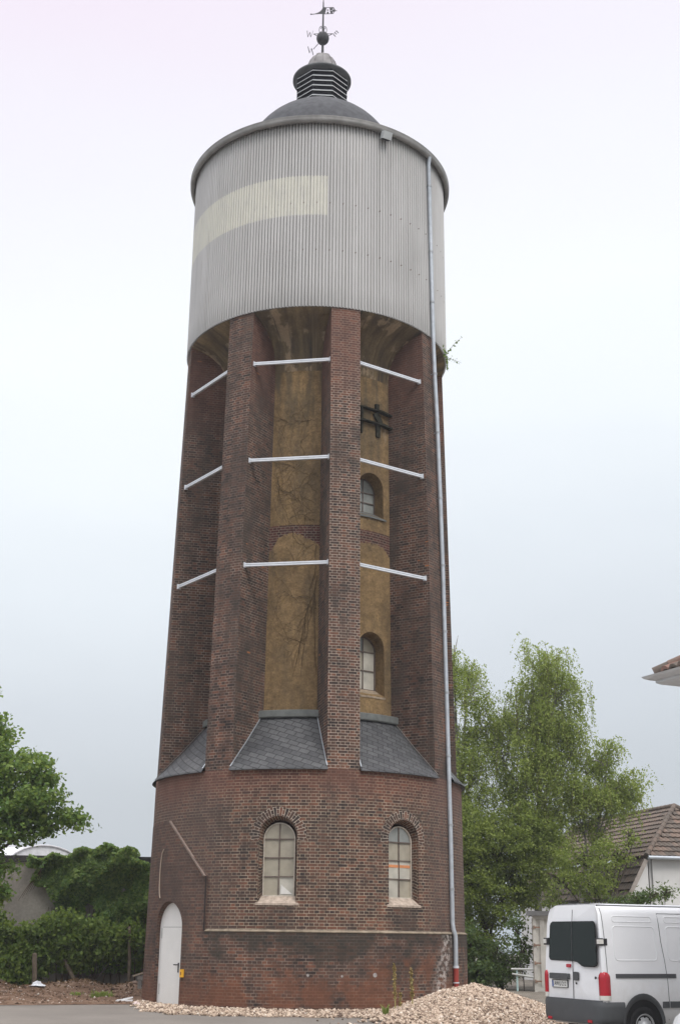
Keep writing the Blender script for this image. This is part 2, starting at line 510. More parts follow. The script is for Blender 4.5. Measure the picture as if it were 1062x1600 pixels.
def slate_mat():
    t = NT('roof_slate', 0.6, 0.4)
    uv = t.uv()
    b = t.n('ShaderNodeTexBrick')
    b.inputs['Color1'].default_value = (0.050, 0.052, 0.056, 1)
    b.inputs['Color2'].default_value = (0.088, 0.090, 0.093, 1)
    b.inputs['Mortar'].default_value = (0.016, 0.016, 0.017, 1)
    b.inputs['Scale'].default_value = 1
    b.inputs['Brick Width'].default_value = 0.30
    b.inputs['Row Height'].default_value = 0.17
    b.inputs['Mortar Size'].default_value = 0.013
    b.inputs['Mortar Smooth'].default_value = 0.3
    t.l(t.mapping(uv, (1, 1, 1), (0, 0, R_(24))), b.inputs['Vector'])
    n = t.noise(uv, 6, 5, 0.65)
    n2 = t.noise(t.mapping(uv, (1, 1, 1), loc=(3, 1, 0)), 16, 3, 0.6)
    col = t.mix(0.5, b.outputs[0], t.ramp(n, [(0.3, 0.28), (0.7, 0.72)]), 'OVERLAY')
    col = t.mix(t.math('MULTIPLY', t.smooth(n2, 0.70, 0.76), 0.5), col, (0.32, 0.32, 0.28))
    t.color(col)
    t.bump(t.math('SUBTRACT', 1.0, b.outputs['Fac']), 0.6, 0.012)
    return t.done()


M_SLATE = slate_mat()


def tile_mat(name, stops, lichen=0.35):
    t = NT(name, 0.85, 0.25)
    uv = t.uv()
    c = t.n('ShaderNodeTexWhiteNoise')
    c.noise_dimensions = '2D'
    fl = t.n('ShaderNodeVectorMath')
    fl.operation = 'FLOOR'
    t.l(uv, fl.inputs[0])
    t.l(fl.outputs[0], c.inputs['Vector'])
    n = t.noise(t.obj(), 1.2, 5, 0.65)
    n2 = t.noise(t.obj(), 14, 4, 0.7)
    v = t.math('ADD', t.math('MULTIPLY', c.outputs[0], 0.6), t.math('MULTIPLY', n, 0.4))
    col = t.ramp(v, stops)
    col = t.mix(t.math('MULTIPLY', t.smooth(n2, 0.45, 0.65), lichen), col, (0.115, 0.11, 0.085))
    t.color(col)
    return t.done()


M_TILE = tile_mat('clay_tiles', [(0.2, (0.095, 0.078, 0.068)), (0.5, (0.145, 0.113, 0.095)), (0.82, (0.19, 0.135, 0.108)), (0.99, (0.34, 0.12, 0.06))], 0.55)
M_TILE_D = tile_mat('dark_tiles', [(0.2, (0.055, 0.046, 0.041)), (0.5, (0.085, 0.068, 0.058)), (0.85, (0.12, 0.09, 0.07))], 0.4)
M_TILE_R = tile_mat('near_tiles', [(0.2, (0.11, 0.090, 0.078)), (0.6, (0.165, 0.125, 0.105)), (0.97, (0.28, 0.13, 0.10))], 0.6)
M_WALLWHITE = plain('white_house_render', (0.64, 0.635, 0.62), 0.9, 0.2, 0, 0.12, 0.9)
M_SOFFIT = plain('painted_cornice', (0.60, 0.61, 0.62), 0.7, 0.3, 0, 0.06, 3)


def leaf_mat(name, stops, trans=0.35):
    t = NT(name, 0.55, 0.25)
    g = t.n('ShaderNodeNewGeometry')
    n = t.noise(t.obj(), 0.55, 3, 0.5)
    v = t.math('ADD', t.math('MULTIPLY', g.outputs['Random Per Island'], 0.62), t.math('MULTIPLY', n, 0.38))
    col = t.ramp(v, stops)
    t.color(col)
    tr = t.n('ShaderNodeBsdfTranslucent')
    t.l(t.mix(0.5, col, (0.34, 0.42, 0.08)), tr.inputs[0])
    mx = t.n('ShaderNodeMixShader')
    mx.inputs[0].default_value = trans
    t.l(t.b.outputs[0], mx.inputs[1])
    t.l(tr.outputs[0], mx.inputs[2])
    t.l(mx.outputs[0], t.t.nodes['Material Output'].inputs[0])
    return t.done()


M_BIRCH = leaf_mat('birch_leaves', [(0.15, (0.149, 0.202, 0.050)), (0.45, (0.254, 0.323, 0.078)), (0.75, (0.358, 0.429, 0.112)), (0.95, (0.450, 0.450, 0.178))], 0.45)
M_BUSHY = leaf_mat('understorey_leaves', [(0.15, (0.095, 0.132, 0.031)), (0.5, (0.181, 0.240, 0.051)), (0.85, (0.294, 0.346, 0.086))], 0.42)
M_SHRUB = leaf_mat('shrub_leaves', [(0.15, (0.030, 0.058, 0.020)), (0.5, (0.058, 0.105, 0.032)), (0.85, (0.105, 0.155, 0.055))], 0.35)
M_MAPLE = leaf_mat('maple_leaves', [(0.15, (0.052, 0.108, 0.027)), (0.45, (0.113, 0.202, 0.046)), (0.75, (0.218, 0.315, 0.070)), (0.95, (0.349, 0.420, 0.094))], 0.42)
M_VINE = leaf_mat('vine_leaves', [(0.15, (0.076, 0.144, 0.047)), (0.45, (0.149, 0.253, 0.073)), (0.75, (0.262, 0.371, 0.096)), (0.95, (0.422, 0.450, 0.147))], 0.38)
M_HEDGE = leaf_mat('hedge_leaves', [(0.15, (0.075, 0.127, 0.031)), (0.45, (0.140, 0.221, 0.049)), (0.75, (0.231, 0.317, 0.071)), (0.95, (0.346, 0.411, 0.107))], 0.42)
M_WEED = leaf_mat('weed_leaves', [(0.2, (0.14, 0.20, 0.05)), (0.8, (0.26, 0.32, 0.09))], 0.4)
M_DRY = leaf_mat('dry_seed_heads', [(0.2, (0.192, 0.136, 0.056)), (0.6, (0.384, 0.288, 0.120)), (0.9, (0.450, 0.448, 0.208))], 0.04)
M_BARK = plain('bark', (0.075, 0.062, 0.050), 0.95, 0.1, 0, 0.4, 6)
M_BIRCHBARK = plain('birch_bark', (0.24, 0.23, 0.21), 0.9, 0.15, 0, 0.5, 3)
M_TWIG = plain('dry_twig', (0.095, 0.068, 0.042), 0.95, 0.1, 0, 0.3, 6)
M_POST = plain('weathered_post', (0.155, 0.125, 0.095), 0.95, 0.1, 0, 0.35, 6)


# ------------------------------------------------------------------ mesh helpers
class MB:
    def __init__(self):
        self.v, self.f, self.uv, self.mi = [], [], [], []
        self.smooth = []

    def face(self, pts, uvs=None, mi=0, smooth=False):
        i = len(self.v)
        self.v.extend([tuple(p) for p in pts])
        self.f.append(tuple(range(i, i + len(pts))))
        self.uv.append([tuple(u) for u in uvs] if uvs else [(p[0] + p[1], p[2]) for p in pts])
        self.mi.append(mi)
        self.smooth.append(smooth)

    def grid(self, P, UV=None, mi=0, smooth=True, close_u=False):
        """P[i][j] shared-vertex grid"""
        nu, nv = len(P), len(P[0])
        base = len(self.v)
        for row in P:
            self.v.extend([tuple(p) for p in row])
        for i in range(nu if close_u else nu - 1):
            i2 = (i + 1) % nu
            for j in range(nv - 1):
                self.f.append((base + i * nv + j, base + i2 * nv + j, base + i2 * nv + j + 1, base + i * nv + j + 1))
                if UV:
                    self.uv.append([UV[i][j], UV[i2][j], UV[i2][j + 1], UV[i][j + 1]])
                else:
                    self.uv.append([(i, j), (i + 1, j), (i + 1, j + 1), (i, j + 1)])
                self.mi.append(mi)
                self.smooth.append(smooth)

    def box(self, c, s, ax=None, mi=0):
        """box of size s centred at c, ax = three axis vectors"""
        ax = ax or (Vector((1, 0, 0)), Vector((0, 1, 0)), Vector((0, 0, 1)))
        c = Vector(c)
        h = [a * (k / 2) for a, k in zip(ax, s)]
        for a, b, d in ((0, 1, 2), (1, 2, 0), (2, 0, 1)):
            for sg in (1, -1):
                n, u, w = h[d] * sg, h[a], h[b]
                p = [c + n - u - w, c + n + u - w, c + n + u + w, c + n - u + w]
                uv = [(0, 0), (s[a], 0), (s[a], s[b]), (0, s[b])]
                if sg < 0:
                    p.reverse()
                    uv.reverse()
                self.face(p, uv, mi)

    def bar(self, a, b, w, d, up=(0, 0, 1), mi=0):
        a, b = Vector(a), Vector(b)
        x = (b - a).normalized()
        u = Vector(up)
        y = u.cross(x)
        if y.length < 1e-4:
            y = Vector((1, 0, 0)).cross(x)
        y.normalize()
        z = x.cross(y)
        self.box((a + b) / 2, ((b - a).length, d, w), (x, y, z), mi)

    def tube(self, pts, rad, n=8, mi=0, caps=True):
        pts = [Vector(p) for p in pts]
        rads = rad if isinstance(rad, (list, tuple)) else [rad] * len(pts)
        rings = []
        ref = None
        for i, p in enumerate(pts):
            d = (pts[min(i + 1, len(pts) - 1)] - pts[max(i - 1, 0)]).normalized()
            if ref is None:
                ref = Vector((0, 0, 1)) if abs(d.z) < 0.9 else Vector((1, 0, 0))
            x = (ref - d * ref.dot(d))
            if x.length < 1e-5:
                x = d.orthogonal()
            x.normalize()
            ref = x
            y = d.cross(x)
            rings.append([p + (x * math.cos(2 * PI * k / n) + y * math.sin(2 * PI * k / n)) * rads[i] for k in range(n)])
        P = [[rings[i][k] for i in range(len(rings))] for k in range(n)]
        self.grid(P, None, mi, True, close_u=True)
        if caps:
            self.face(list(reversed(rings[0])), [(0, 0)] * n, mi)
            self.face(rings[-1], [(0, 0)] * n, mi)

    def lathe(self, prof, n=64, mi=0, th0=0.0, th1=2 * PI, smooth=True, c=(0, 0)):
        """prof: list of (r, z); angle measured from the camera side to the right"""
        full = abs(th1 - th0 - 2 * PI) < 1e-6
        P, UV = [], []
        rr = max(r for r, z in prof)
        ln = [0.0]
        for (r0, z0), (r1, z1) in zip(prof, prof[1:]):
            ln.append(ln[-1] + math.hypot(r1 - r0, z1 - z0))
        for i in range(n if full else n + 1):
            a = th0 + (th1 - th0) * i / n
            P.append([(c[0] + r * math.sin(a), c[1] - r * math.cos(a), z) for r, z in prof])
            UV.append([(a * rr, q) for q in ln])
        self.grid(P, UV, mi, smooth, close_u=full)

    def poly(self, pts2, o, ux, uy, thick, mi=0):
        """extruded polygon: pts2 in the (ux,uy) plane at o, thickness along ux x uy"""
        o, ux, uy = Vector(o), Vector(ux), Vector(uy)
        nz = ux.cross(uy).normalized()
        fr = [o + ux * p[0] + uy * p[1] + nz * (thick / 2) for p in pts2]
        bk = [p - nz * thick for p in fr]
        self.face(fr, pts2, mi)
        self.face(list(reversed(bk)), list(reversed(pts2)), mi)
        k = len(pts2)
        for i in range(k):
            j = (i + 1) % k
            self.face([fr[j], fr[i], bk[i], bk[j]], None, mi)

    def build(self, name, mats, parent=None):
        me = bpy.data.meshes.new(name)
        me.from_pydata(self.v, [], self.f)
        uvl = me.uv_layers.new(name='UVMap')
        flat = np.array([c for f in self.uv for u in f for c in u], dtype=np.float32)
        uvl.data.foreach_set('uv', flat)
        me.polygons.foreach_set('material_index', np.array(self.mi, dtype=np.int32))
        me.polygons.foreach_set('use_smooth', np.array(self.smooth, dtype=bool))
        for m in (mats if isinstance(mats, (list, tuple)) else [mats]):
            me.materials.append(m)
        me.update()
        o = bpy.data.objects.new(name, me)
        C.objects.link(o)
        if parent:
            o.parent = parent
        return o


def tag(o, label=None, cat=None, group=None, kind=None):
    if label:
        o['label'] = label
    if cat:
        o['category'] = cat
    if group:
        o['group'] = group
    if kind:
        o['kind'] = kind
    return o


def thing(name, label, cat, loc=(0, 0, 0), rotz=0.0, group=None):
    o = bpy.data.objects.new(name, None)
    o.empty_display_size = 0.3
    C.objects.link(o)
    o.location = loc
    o.rotation_euler = (0, 0, rotz)
    return tag(o, label, cat, group)


def copy_tree(o, parent=None):
    c = o.copy()
    C.objects.link(c)
    c.parent = parent
    for ch in list(o.children):
        copy_tree(ch, c)
    return c


def ed(th):
    """outward unit vector at angle th (degrees), and the tangent to its right"""
    a = R_(th)
    return Vector((math.sin(a), -math.cos(a), 0)), Vector((math.cos(a), math.sin(a), 0))


def on(th, r, z):
    a = R_(th)
    return Vector((r * math.sin(a), -r * math.cos(a), z))


def sstep(x):
    x = max(0.0, min(1.0, x))
    return x * x * (3 - 2 * x)


def ground_z(x, y):
    return -0.09 * sstep((-y - 7.8) / 3.6)


# ------------------------------------------------------------------ ground
def asphalt_mat():
    t = NT('asphalt', 0.9, 0.2)
    o = t.obj()
    n1 = t.noise(o, 0.35, 5, 0.6)
    n2 = t.noise(o, 70, 3, 0.7)
    col = t.ramp(n1, [(0.3, (0.155, 0.140, 0.125)), (0.7, (0.215, 0.195, 0.172))])
    col = t.mix(0.5, col, t.ramp(n2, [(0.3, 0.25), (0.7, 0.75)]), 'OVERLAY')
    t.color(col)
    t.bump(n2, 0.3, 0.01)
    return t.done()


def soil_mat():
    t = NT('red_soil', 0.98, 0.1)
    o = t.obj()
    n1 = t.noise(o, 1.1, 6, 0.65)
    n2 = t.noise(o, 16, 5, 0.75)
    col = t.ramp(n1, [(0.3, (0.085, 0.055, 0.038)), (0.5, (0.165, 0.105, 0.072)), (0.72, (0.27, 0.195, 0.145))])
    col = t.mix(0.7, col, t.ramp(n2, [(0.3, 0.2), (0.7, 0.8)]), 'OVERLAY')
    t.color(col)
    t.bump(n2, 0.8, 0.05)
    return t.done()


def sett_mat():
    t = NT('stone_setts', 0.9, 0.2)
    o = t.obj()
    b = t.n('ShaderNodeTexBrick')
    b.inputs['Color1'].default_value = (0.16, 0.14, 0.115, 1)
    b.inputs['Color2'].default_value = (0.24, 0.215, 0.18, 1)
    b.inputs['Mortar'].default_value = (0.10, 0.085, 0.065, 1)
    b.inputs['Scale'].default_value = 1
    b.inputs['Brick Width'].default_value = 0.20
    b.inputs['Row Height'].default_value = 0.16
    b.inputs['Mortar Size'].default_value = 0.012
    t.l(t.mapping(o, rot=(0, 0, R_(20))), b.inputs['Vector'])
    n = t.noise(o, 0.8, 5, 0.6)
    col = t.mix(0.5, b.outputs[0], t.ramp(n, [(0.3, 0.3), (0.7, 0.7)]), 'OVERLAY')
    t.color(col)
    t.bump(t.math('SUBTRACT', 1.0, b.outputs['Fac']), 0.4, 0.01)
    return t.done()


M_ASPH, M_SOIL, M_SETT = asphalt_mat(), soil_mat(), sett_mat()

mb = MB()
xs = [-130, -60, -20, -10, -5, 0, 5, 10, 20, 60, 130]
ys = [-130, -60, -30, -16, -12, -11.4, -10.8, -10.2, -9.6, -9.0, -8.4, -7.8, -4, 0, 10, 30, 60, 130]
P = [[(x, y, ground_z(x, y)) for y in ys] for x in xs]
mb.grid(P, None, 0, True)
tag(mb.build('ground', M_ASPH), 'worn grey asphalt yard in front of the water tower', 'ground', kind='structure')

rnd = random.Random(5)


def soil_h(x, y):
    """spoil ridge in front of the vine wall"""
    h = 0.02 + 0.30 * math.exp(-((y - 4.6) / 1.3) ** 2) * (0.75 + 0.25 * math.sin(x * 1.7 + 1) + 0.15 * math.sin(x * 4.3)) + 0.05 * math.sin(x * 3.1) * math.cos(y * 2.7)
    edge = sstep((y + 4.6 - 0.35 * (x + 10.5) - 0.15 * math.sin(x * 2.2)) / 0.8)
    return (max(0.012, h)) * edge + 0.006


mb = MB()
P = []
for i in range(90):
    x = -16 + 12.6 * i / 89
    P.append([(x, y, soil_h(x, y) + rnd.uniform(-0.012, 0.02) * (1 if y > -2 else 0.3)) for y in [-4.6 + 0.35 * (x + 10.5) + (7.6 + 4.6 - 0.35 * (x + 10.5)) * (j / 49) for j in range(50)]])
mb.grid(P, None, 0, True)
tag(mb.build('soil', M_SOIL), 'reddish bare soil heaped along the foot of the overgrown wall', 'soil', kind='structure')

mb = MB()
P = [[(x, y, ground_z(x, y) + 0.005) for y in (-8.0, -4, 0, 6, 14, 30)] for x in (5.4, 9, 14, 30)]
mb.grid(P, None, 0, True)
tag(mb.build('paving', M_SETT), 'stone sett paving of the yard behind the white van', 'paving', kind='structure')

# ------------------------------------------------------------------ WATER TOWER
tower = thing('water_tower', 'tall round brick water tower with grey ribbed tank, cream band and domed roof', 'water tower')

Z_BASE, R_BASE0, R_BASE1 = 5.93, 4.515, 4.487
Z_LEDGE, R_PL = 1.83, 4.56
BUTT = [11.65 + 45 * k for k in range(-4, 4)]
WIN_T = (-9.9, 34.3)
DOOR_T = -53.8


def rbut(z):
    return 4.470 + (4.205 - 4.470) * (z - 5.9) / (19.7 - 5.9)


def cyl_wall(mb, r_of, z0, z1, th0, th1, openings=(), step=2.5, mi=0):
    """curved wall between angles th0..th1; openings = (th_c, half width, z_bottom, z_spring), arched on top"""
    br = set()
    k = int(math.ceil((th1 - th0) / step))
    for i in range(k + 1):
        br.add(round(th0 + (th1 - th0) * i / k, 4))
    for tc, hw, zb, zs in openings:
        rr = r_of(zs)
        lo, hi = tc - math.degrees(hw / rr), tc + math.degrees(hw / rr)
        br = {b for b in br if not (lo - 0.3 < b < hi + 0.3)}
        for j in range(25):
            br.add(round(tc - math.degrees(hw * math.cos(PI * j / 24) / rr), 4))
    br = sorted(br)

    def quad(a0, a1, za0, za1, zb0, zb1):
        pts = [on(a0, r_of(za0), za0), on(a1, r_of(za1), za1), on(a1, r_of(zb1), zb1), on(a0, r_of(zb0), zb0)]
        rr = r_of(z0)
        mb.face(pts, [(R_(a0) * rr, za0), (R_(a1) * rr, za1), (R_(a1) * rr, zb1), (R_(a0) * rr, zb0)], mi)
    for a0, a1 in zip(br, br[1:]):
        mid = (a0 + a1) / 2
        hit = None
        for o in openings:
            if abs(mid - o[0]) < math.degrees(o[1] / r_of(o[3])):
                hit = o
        if not hit:
            quad(a0, a1, z0, z0, z1, z1)
            continue
        tc, hw, zb, zs = hit
        rr = r_of(zs)

        def arch(a):
            x = R_(a - tc) * rr
            return zs + math.sqrt(max(0, hw * hw - x * x))
        if zb > z0 + 1e-4:
            quad(a0, a1, z0, z0, zb, zb)
        if min(arch(a0), arch(a1)) < z1:
            quad(a0, a1, arch(a0), arch(a1), z1, z1)


def arch_loop(hw, zb, zs, n=16):
    pts = [(-hw, zb), (-hw, zs)]
    pts += [(-hw * math.cos(PI * k / n), zs + hw * math.sin(PI * k / n)) for k in range(1, n)]
    pts += [(hw, zs), (hw, zb)]
    return pts


def reveal(mb, tc, r_of, outer, inner, depth, mi=0, closed=True):
    """the sides of an opening, from the curved face to a flat plane set back"""
    e, t = ed(tc)
    n = len(outer)
    s = 0.0
    rng = range(n if closed else n - 1)
    for i in rng:
        j = (i + 1) % n
        (x0, z0), (x1, z1) = outer[i], outer[j]
        (u0, w0), (u1, w1) = inner[i], inner[j]
        rc = r_of((z0 + z1) / 2)
        a = on(tc + math.degrees(x0 / r_of(z0)), r_of(z0), z0)
        b = on(tc + math.degrees(x1 / r_of(z1)), r_of(z1), z1)
        c = e * (rc - depth) + t * u1 + Vector((0, 0, w1))
        d = e * (rc - depth) + t * u0 + Vector((0, 0, w0))
        L = math.hypot(x1 - x0, z1 - z0)
        mb.face([a, b, c, d], [(0, s), (0, s + L), (depth, s + L), (depth, s)], mi)
        s += L


def r_base(z):
    return R_BASE0 + (R_BASE1 - R_BASE0) * (z - 1.8) / (Z_BASE - 1.8)


# --- base drum
WIN_O = dict(hw=0.50, zb=2.50, zs=4.20)
mb = MB()
ops = [(t, WIN_O['hw'], WIN_O['zb'], WIN_O['zs']) for t in WIN_T]
cyl_wall(mb, r_base, Z_LEDGE + 0.03, Z_BASE, -180, 180, ops + [(DOOR_T, 0.70, Z_LEDGE, 1.93)])
mb.lathe([(R_BASE1, Z_BASE), (3.0, Z_BASE + 0.02)], 96, 0)
for t in WIN_T:
    out = arch_loop(WIN_O['hw'], WIN_O['zb'], WIN_O['zs'])
    inn = arch_loop(0.43, WIN_O['zb'] + 0.10, WIN_O['zs'] - 0.02)
    reveal(mb, t, r_base, out, inn, 0.27, 0)
mb.build('base_wall', M_BRICK_BASE, tower)

# --- plinth, with the door opening through it and through the thickened wall above it
mb = MB()
door_o = [(DOOR_T, 0.66, -0.2, 1.93)]


def infill_top(a):
    if a < -55:
        return 4.66
    return 4.66 + (3.22 - 4.66) * (a + 55) / 20.0


cyl_wall(mb, lambda z: R_PL, -0.2, Z_LEDGE, -35, 270)
# the thickened part: columns whose tops follow the slanting line
brs = sorted({round(-90 + 55 * i / 44, 3) for i in range(45)} | {round(DOOR_T - math.degrees(0.66 * math.cos(PI * j / 24) / R_PL), 3) for j in range(25)})
for a0, a1 in zip(brs, brs[1:]):
    m_ = (a0 + a1) / 2

    def ar(a):
        x = R_(a - DOOR_T) * R_PL
        return 1.93 + math.sqrt(max(0, 0.66 ** 2 - x * x))
    inside = abs(m_ - DOOR_T) < math.degrees(0.66 / R_PL)
    za, zb_ = (ar(a0), ar(a1)) if inside else (-0.2, -0.2)
    t0, t1 = infill_top(a0), infill_top(a1)
    f0, f1 = R_PL + (r_base(t0) + 0.006 - R_PL) * sstep((-55 - a0) / 30), R_PL + (r_base(t1) + 0.006 - R_PL) * sstep((-55 - a1) / 30)
    mb.face([on(a0, R_PL, za), on(a1, R_PL, zb_), on(a1, f1, t1), on(a0, f0, t0)],
            [(R_(a0) * R_PL, za), (R_(a1) * R_PL, zb_), (R_(a1) * R_PL, t1), (R_(a0) * R_PL, t0)], 1)
    mb.face([on(a0, f0, t0), on(a1, f1, t1), on(a1, 4.40, t1), on(a0, 4.40, t0)], None, 1)
mb.face([on(-35, R_PL, Z_LEDGE), on(-35, 4.4, Z_LEDGE), on(-35, 4.4, 3.22), on(-35, R_PL, 3.22)], [(0, 1.83), (0.1, 1.83), (0.1, 3.2), (0, 3.2)], 1)
reveal(mb, DOOR_T, lambda z: R_PL, arch_loop(0.66, -0.2, 1.93), arch_loop(0.64, -0.2, 1.90), 0.30, 1, closed=False)
mb.build('plinth', [M_BRICK_PLINTH, M_BRICK_DOOR], tower)

mb = MB()
mb.lathe([(R_PL - 0.02, Z_LEDGE - 0.002), (R_PL + 0.012, Z_LEDGE + 0.002), (R_PL + 0.010, Z_LEDGE + 0.03), (4.49, Z_LEDGE + 0.075)], 120, 0, R_(-35), R_(270))
mb.build('plinth_ledge', plain('lime_ledge', (0.27, 0.225, 0.17), 0.95, 0.1, 0, 0.35, 5), tower)

# --- arches over the two lower windows
for t in WIN_T:
    mb = MB()
    n = 40
    for k in range(n):
        a0, a1 = PI * (k / n) * 1.12 - 0.06 * PI, PI * ((k + 1) / n) * 1.12 - 0.06 * PI
        pts, uvs = [], []
        for a, rr in ((a0, 0.502), (a1, 0.502), (a1, 0.735), (a0, 0.735)):
            x, z = -rr * math.cos(a), 4.20 + rr * math.sin(a)
            pts.append(on(t + math.degrees(x / r_base(z)), r_base(z) + 0.004, z))
            uvs.append((0.26 * (rr - 0.502) / 0.233 + 0.005, a * 0.62))
        mb.face(pts, uvs)
    mb.build('brick_arch', M_BRICK_ARCH, tower)


def flat_frame(tc, rad):
    e, t = ed(tc)
    return e * rad, t, Vector((0, 0, 1)), e


def arched_window(tc, rad, hw, zb, zs, panes, tall_sill=True, light_bars=True, rows=3):
    """iron window in a plane at radius rad: pane mesh is the window, frame and sill its children"""
    o, ux, uz, nz = flat_frame(tc, rad)
    mb = MB()
    edges = [zb + (zs - zb) * k / rows for k in range(rows + 1)]
    for r in range(rows):
        for c in range(2):
            x0, x1 = (-hw, 0) if c == 0 else (0, hw)
            pm = panes[r * 2 + c]
            z0, z1 = edges[r], edges[r + 1]
            tilt = 0.010 * ((r * 2 + c) % 3 - 1)
            mb.face([o + ux * x0 + uz * z0, o + ux * x1 + uz * z0 + nz * tilt, o + ux * x1 + uz * z1, o + ux * x0 + uz * z1 - nz * tilt], None, pm)
    for c in range(2):
        pts = [(0, zs)] + [((-1 if c == 0 else 1) * hw * math.sin(PI / 2 * (1 - k / 10)), zs + hw * math.cos(PI / 2 * (1 - k / 10))) for k in range(0, 11)]
        if c == 0:
            pts = [pts[0]] + pts[:0:-1]
        mb.face([o + ux * x + uz * z for x, z in (pts if c == 1 else pts)], None, panes[rows * 2 + c])
    win = mb.build('window', [M_PANE, M_PANE_L, M_PANE_G, M_ORANGE], tower)
    fr = MB()
    w = 0.028
    loop = arch_loop(hw, zb, zs, 20)
    for a, b in zip(loop, loop[1:] + loop[:1]):
        fr.bar(o + ux * a[0] + uz * a[1] + nz * 0.012, o + ux * b[0] + uz * b[1] + nz * 0.012, w, 0.05, nz.cross(ux * (b[0] - a[0]) + uz * (b[1] - a[1])), 1 if light_bars else 0)
    for k, z in enumerate(edges[1:]):
        fr.bar(o + ux * (-hw) + uz * z + nz * 0.018, o + ux * hw + uz * z + nz * 0.018, 0.026, 0.03, uz, 0)
    fr.bar(o + uz * zb + nz * 0.014, o + uz * (zs + hw) + nz * 0.014, 0.024, 0.034, ux, 0)
    fr.build('window_frame', [M_FRAME, M_FRAME_W], win)
    return win, o, ux, uz, nz


def sloped_sill(tc, r_face, r_glass, hw_out, hw_in, z_out, z_in, mat, parent, over=0.02, th=0.05):
    e, t = ed(tc)
    mb = MB()
    n = 8
    top, bot = [], []
    for k in range(n + 1):
        s = -1 + 2 * k / n
        a = tc + math.degrees(hw_out * s / r_face)
        top.append([on(a, r_face + over, z_out), e * (r_glass) + t * (hw_in * s) + Vector((0, 0, z_in))])
        bot.append([on(a, r_face + over, z_out - th), on(a, r_face + over, z_out)])
    mb.grid(top, None, 0, False)
    mb.grid(bot, None, 0, False)
    for s in (0, -1):
        p = top[s]
        q = bot[s][0]
        mb.face([q, p[0], p[1], p[1] - Vector((0, 0, th))], None, 0)
    return mb.build('sill', mat, parent)


for t, panes in ((WIN_T[0], [0, 1, 0, 0, 0, 0, 0, 0]), (WIN_T[1], [1, 0, 1, 1, 0, 0, 2, 2])):
    win, o, ux, uz, nz = arched_window(t, r_base(3.5) - 0.25, 0.405, 2.72, 4.13, panes, light_bars=True)
    sloped_sill(t, r_base(2.6), r_base(3.5) - 0.25, 0.56, 0.42, 2.53, 2.735, M_STONE, win)
    if t == WIN_T[1]:
        mb = MB()
        mb.box(o + uz * 3.52 + nz * 0.004, (0.76, 0.012, 0.07), (ux, nz, uz))
        mb.build('tape_strip', M_ORANGE, win)
    else:
        mb = MB()
        mb.face([o + ux * 0.05 + uz * 2.76 + nz * 0.02, o + ux * 0.36 + uz * 2.76 + nz * 0.02, o + ux * 0.06 + uz * 3.0 + nz * 0.02], None)
        mb.build('torn_paper', plain('torn_paper', (0.62, 0.61, 0.58), 0.8), win)

# --- door
e, t = ed(DOOR_T)
o = e * (R_PL - 0.16)
mb = MB()
loop = arch_loop(0.655, 0.0, 1.925, 24)
mb.poly([(x, z) for x, z in loop], o - e * 0.02, t, Vector((0, 0, 1)), 0.04)
door = mb.build('door', M_WHITE, tower)
mb = MB()
mb.box(o + e * 0.012 + t * 0.03 + Vector((0, 0, 0.975)), (1.05, 0.03, 1.91), (t, e, Vector((0, 0, 1))))
leaf = mb.build('door_leaf', M_WHITE, door)
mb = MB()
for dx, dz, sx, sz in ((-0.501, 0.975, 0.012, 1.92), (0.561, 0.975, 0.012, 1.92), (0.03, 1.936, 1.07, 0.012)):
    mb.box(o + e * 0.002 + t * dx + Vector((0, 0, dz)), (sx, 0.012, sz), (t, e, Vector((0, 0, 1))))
mb.build('door_gap', plain('painted_gap_shade', (0.20, 0.20, 0.19), 0.8), door)  # grey strips stand in for the shade in the gap round the leaf
mb = MB()
mb.box(o + e * 0.035 + t * 0.44 + Vector((0, 0, 0.93)), (0.045, 0.015, 0.24), (t, e, Vector((0, 0, 1))))
mb.tube([o + e * 0.04 + t * 0.44 + Vector((0, 0, 1.0)), o + e * 0.085 + t * 0.44 + Vector((0, 0, 1.0))], 0.012)
mb.tube([o + e * 0.085 + t * 0.455 + Vector((0, 0, 1.0)), o + e * 0.085 + t * 0.28 + Vector((0, 0, 1.0))], 0.015)
mb.build('handle', M_BLACK, door)
for z in (0.25, 1.65):
    mb = MB()
    mb.tube([o + e * 0.035 + t * (-0.50) + Vector((0, 0, z)), o + e * 0.035 + t * (-0.50) + Vector((0, 0, z + 0.26))], 0.016)
    mb.build('hinge', plain('hinge_zinc', (0.45, 0.45, 0.44), 0.4, 0.5, 0.5), door)
e, t = ed(-44.1)
mb = MB()
mb.box(e * (R_PL + 0.03) + Vector((0, 0, 0.80)), (0.10, 0.06, 0.19), (t, e, Vector((0, 0, 1))))
yb = mb.build('marker_plate', M_YELLOW, tower)
mb = MB()
mb.box(e * (R_PL + 0.061) + Vector((0, 0, 0.80)), (0.045, 0.004, 0.075), (t, e, Vector((0, 0, 1))))
mb.build('marker_text', plain('brown_print', (0.25, 0.12, 0.02), 0.6), yb)

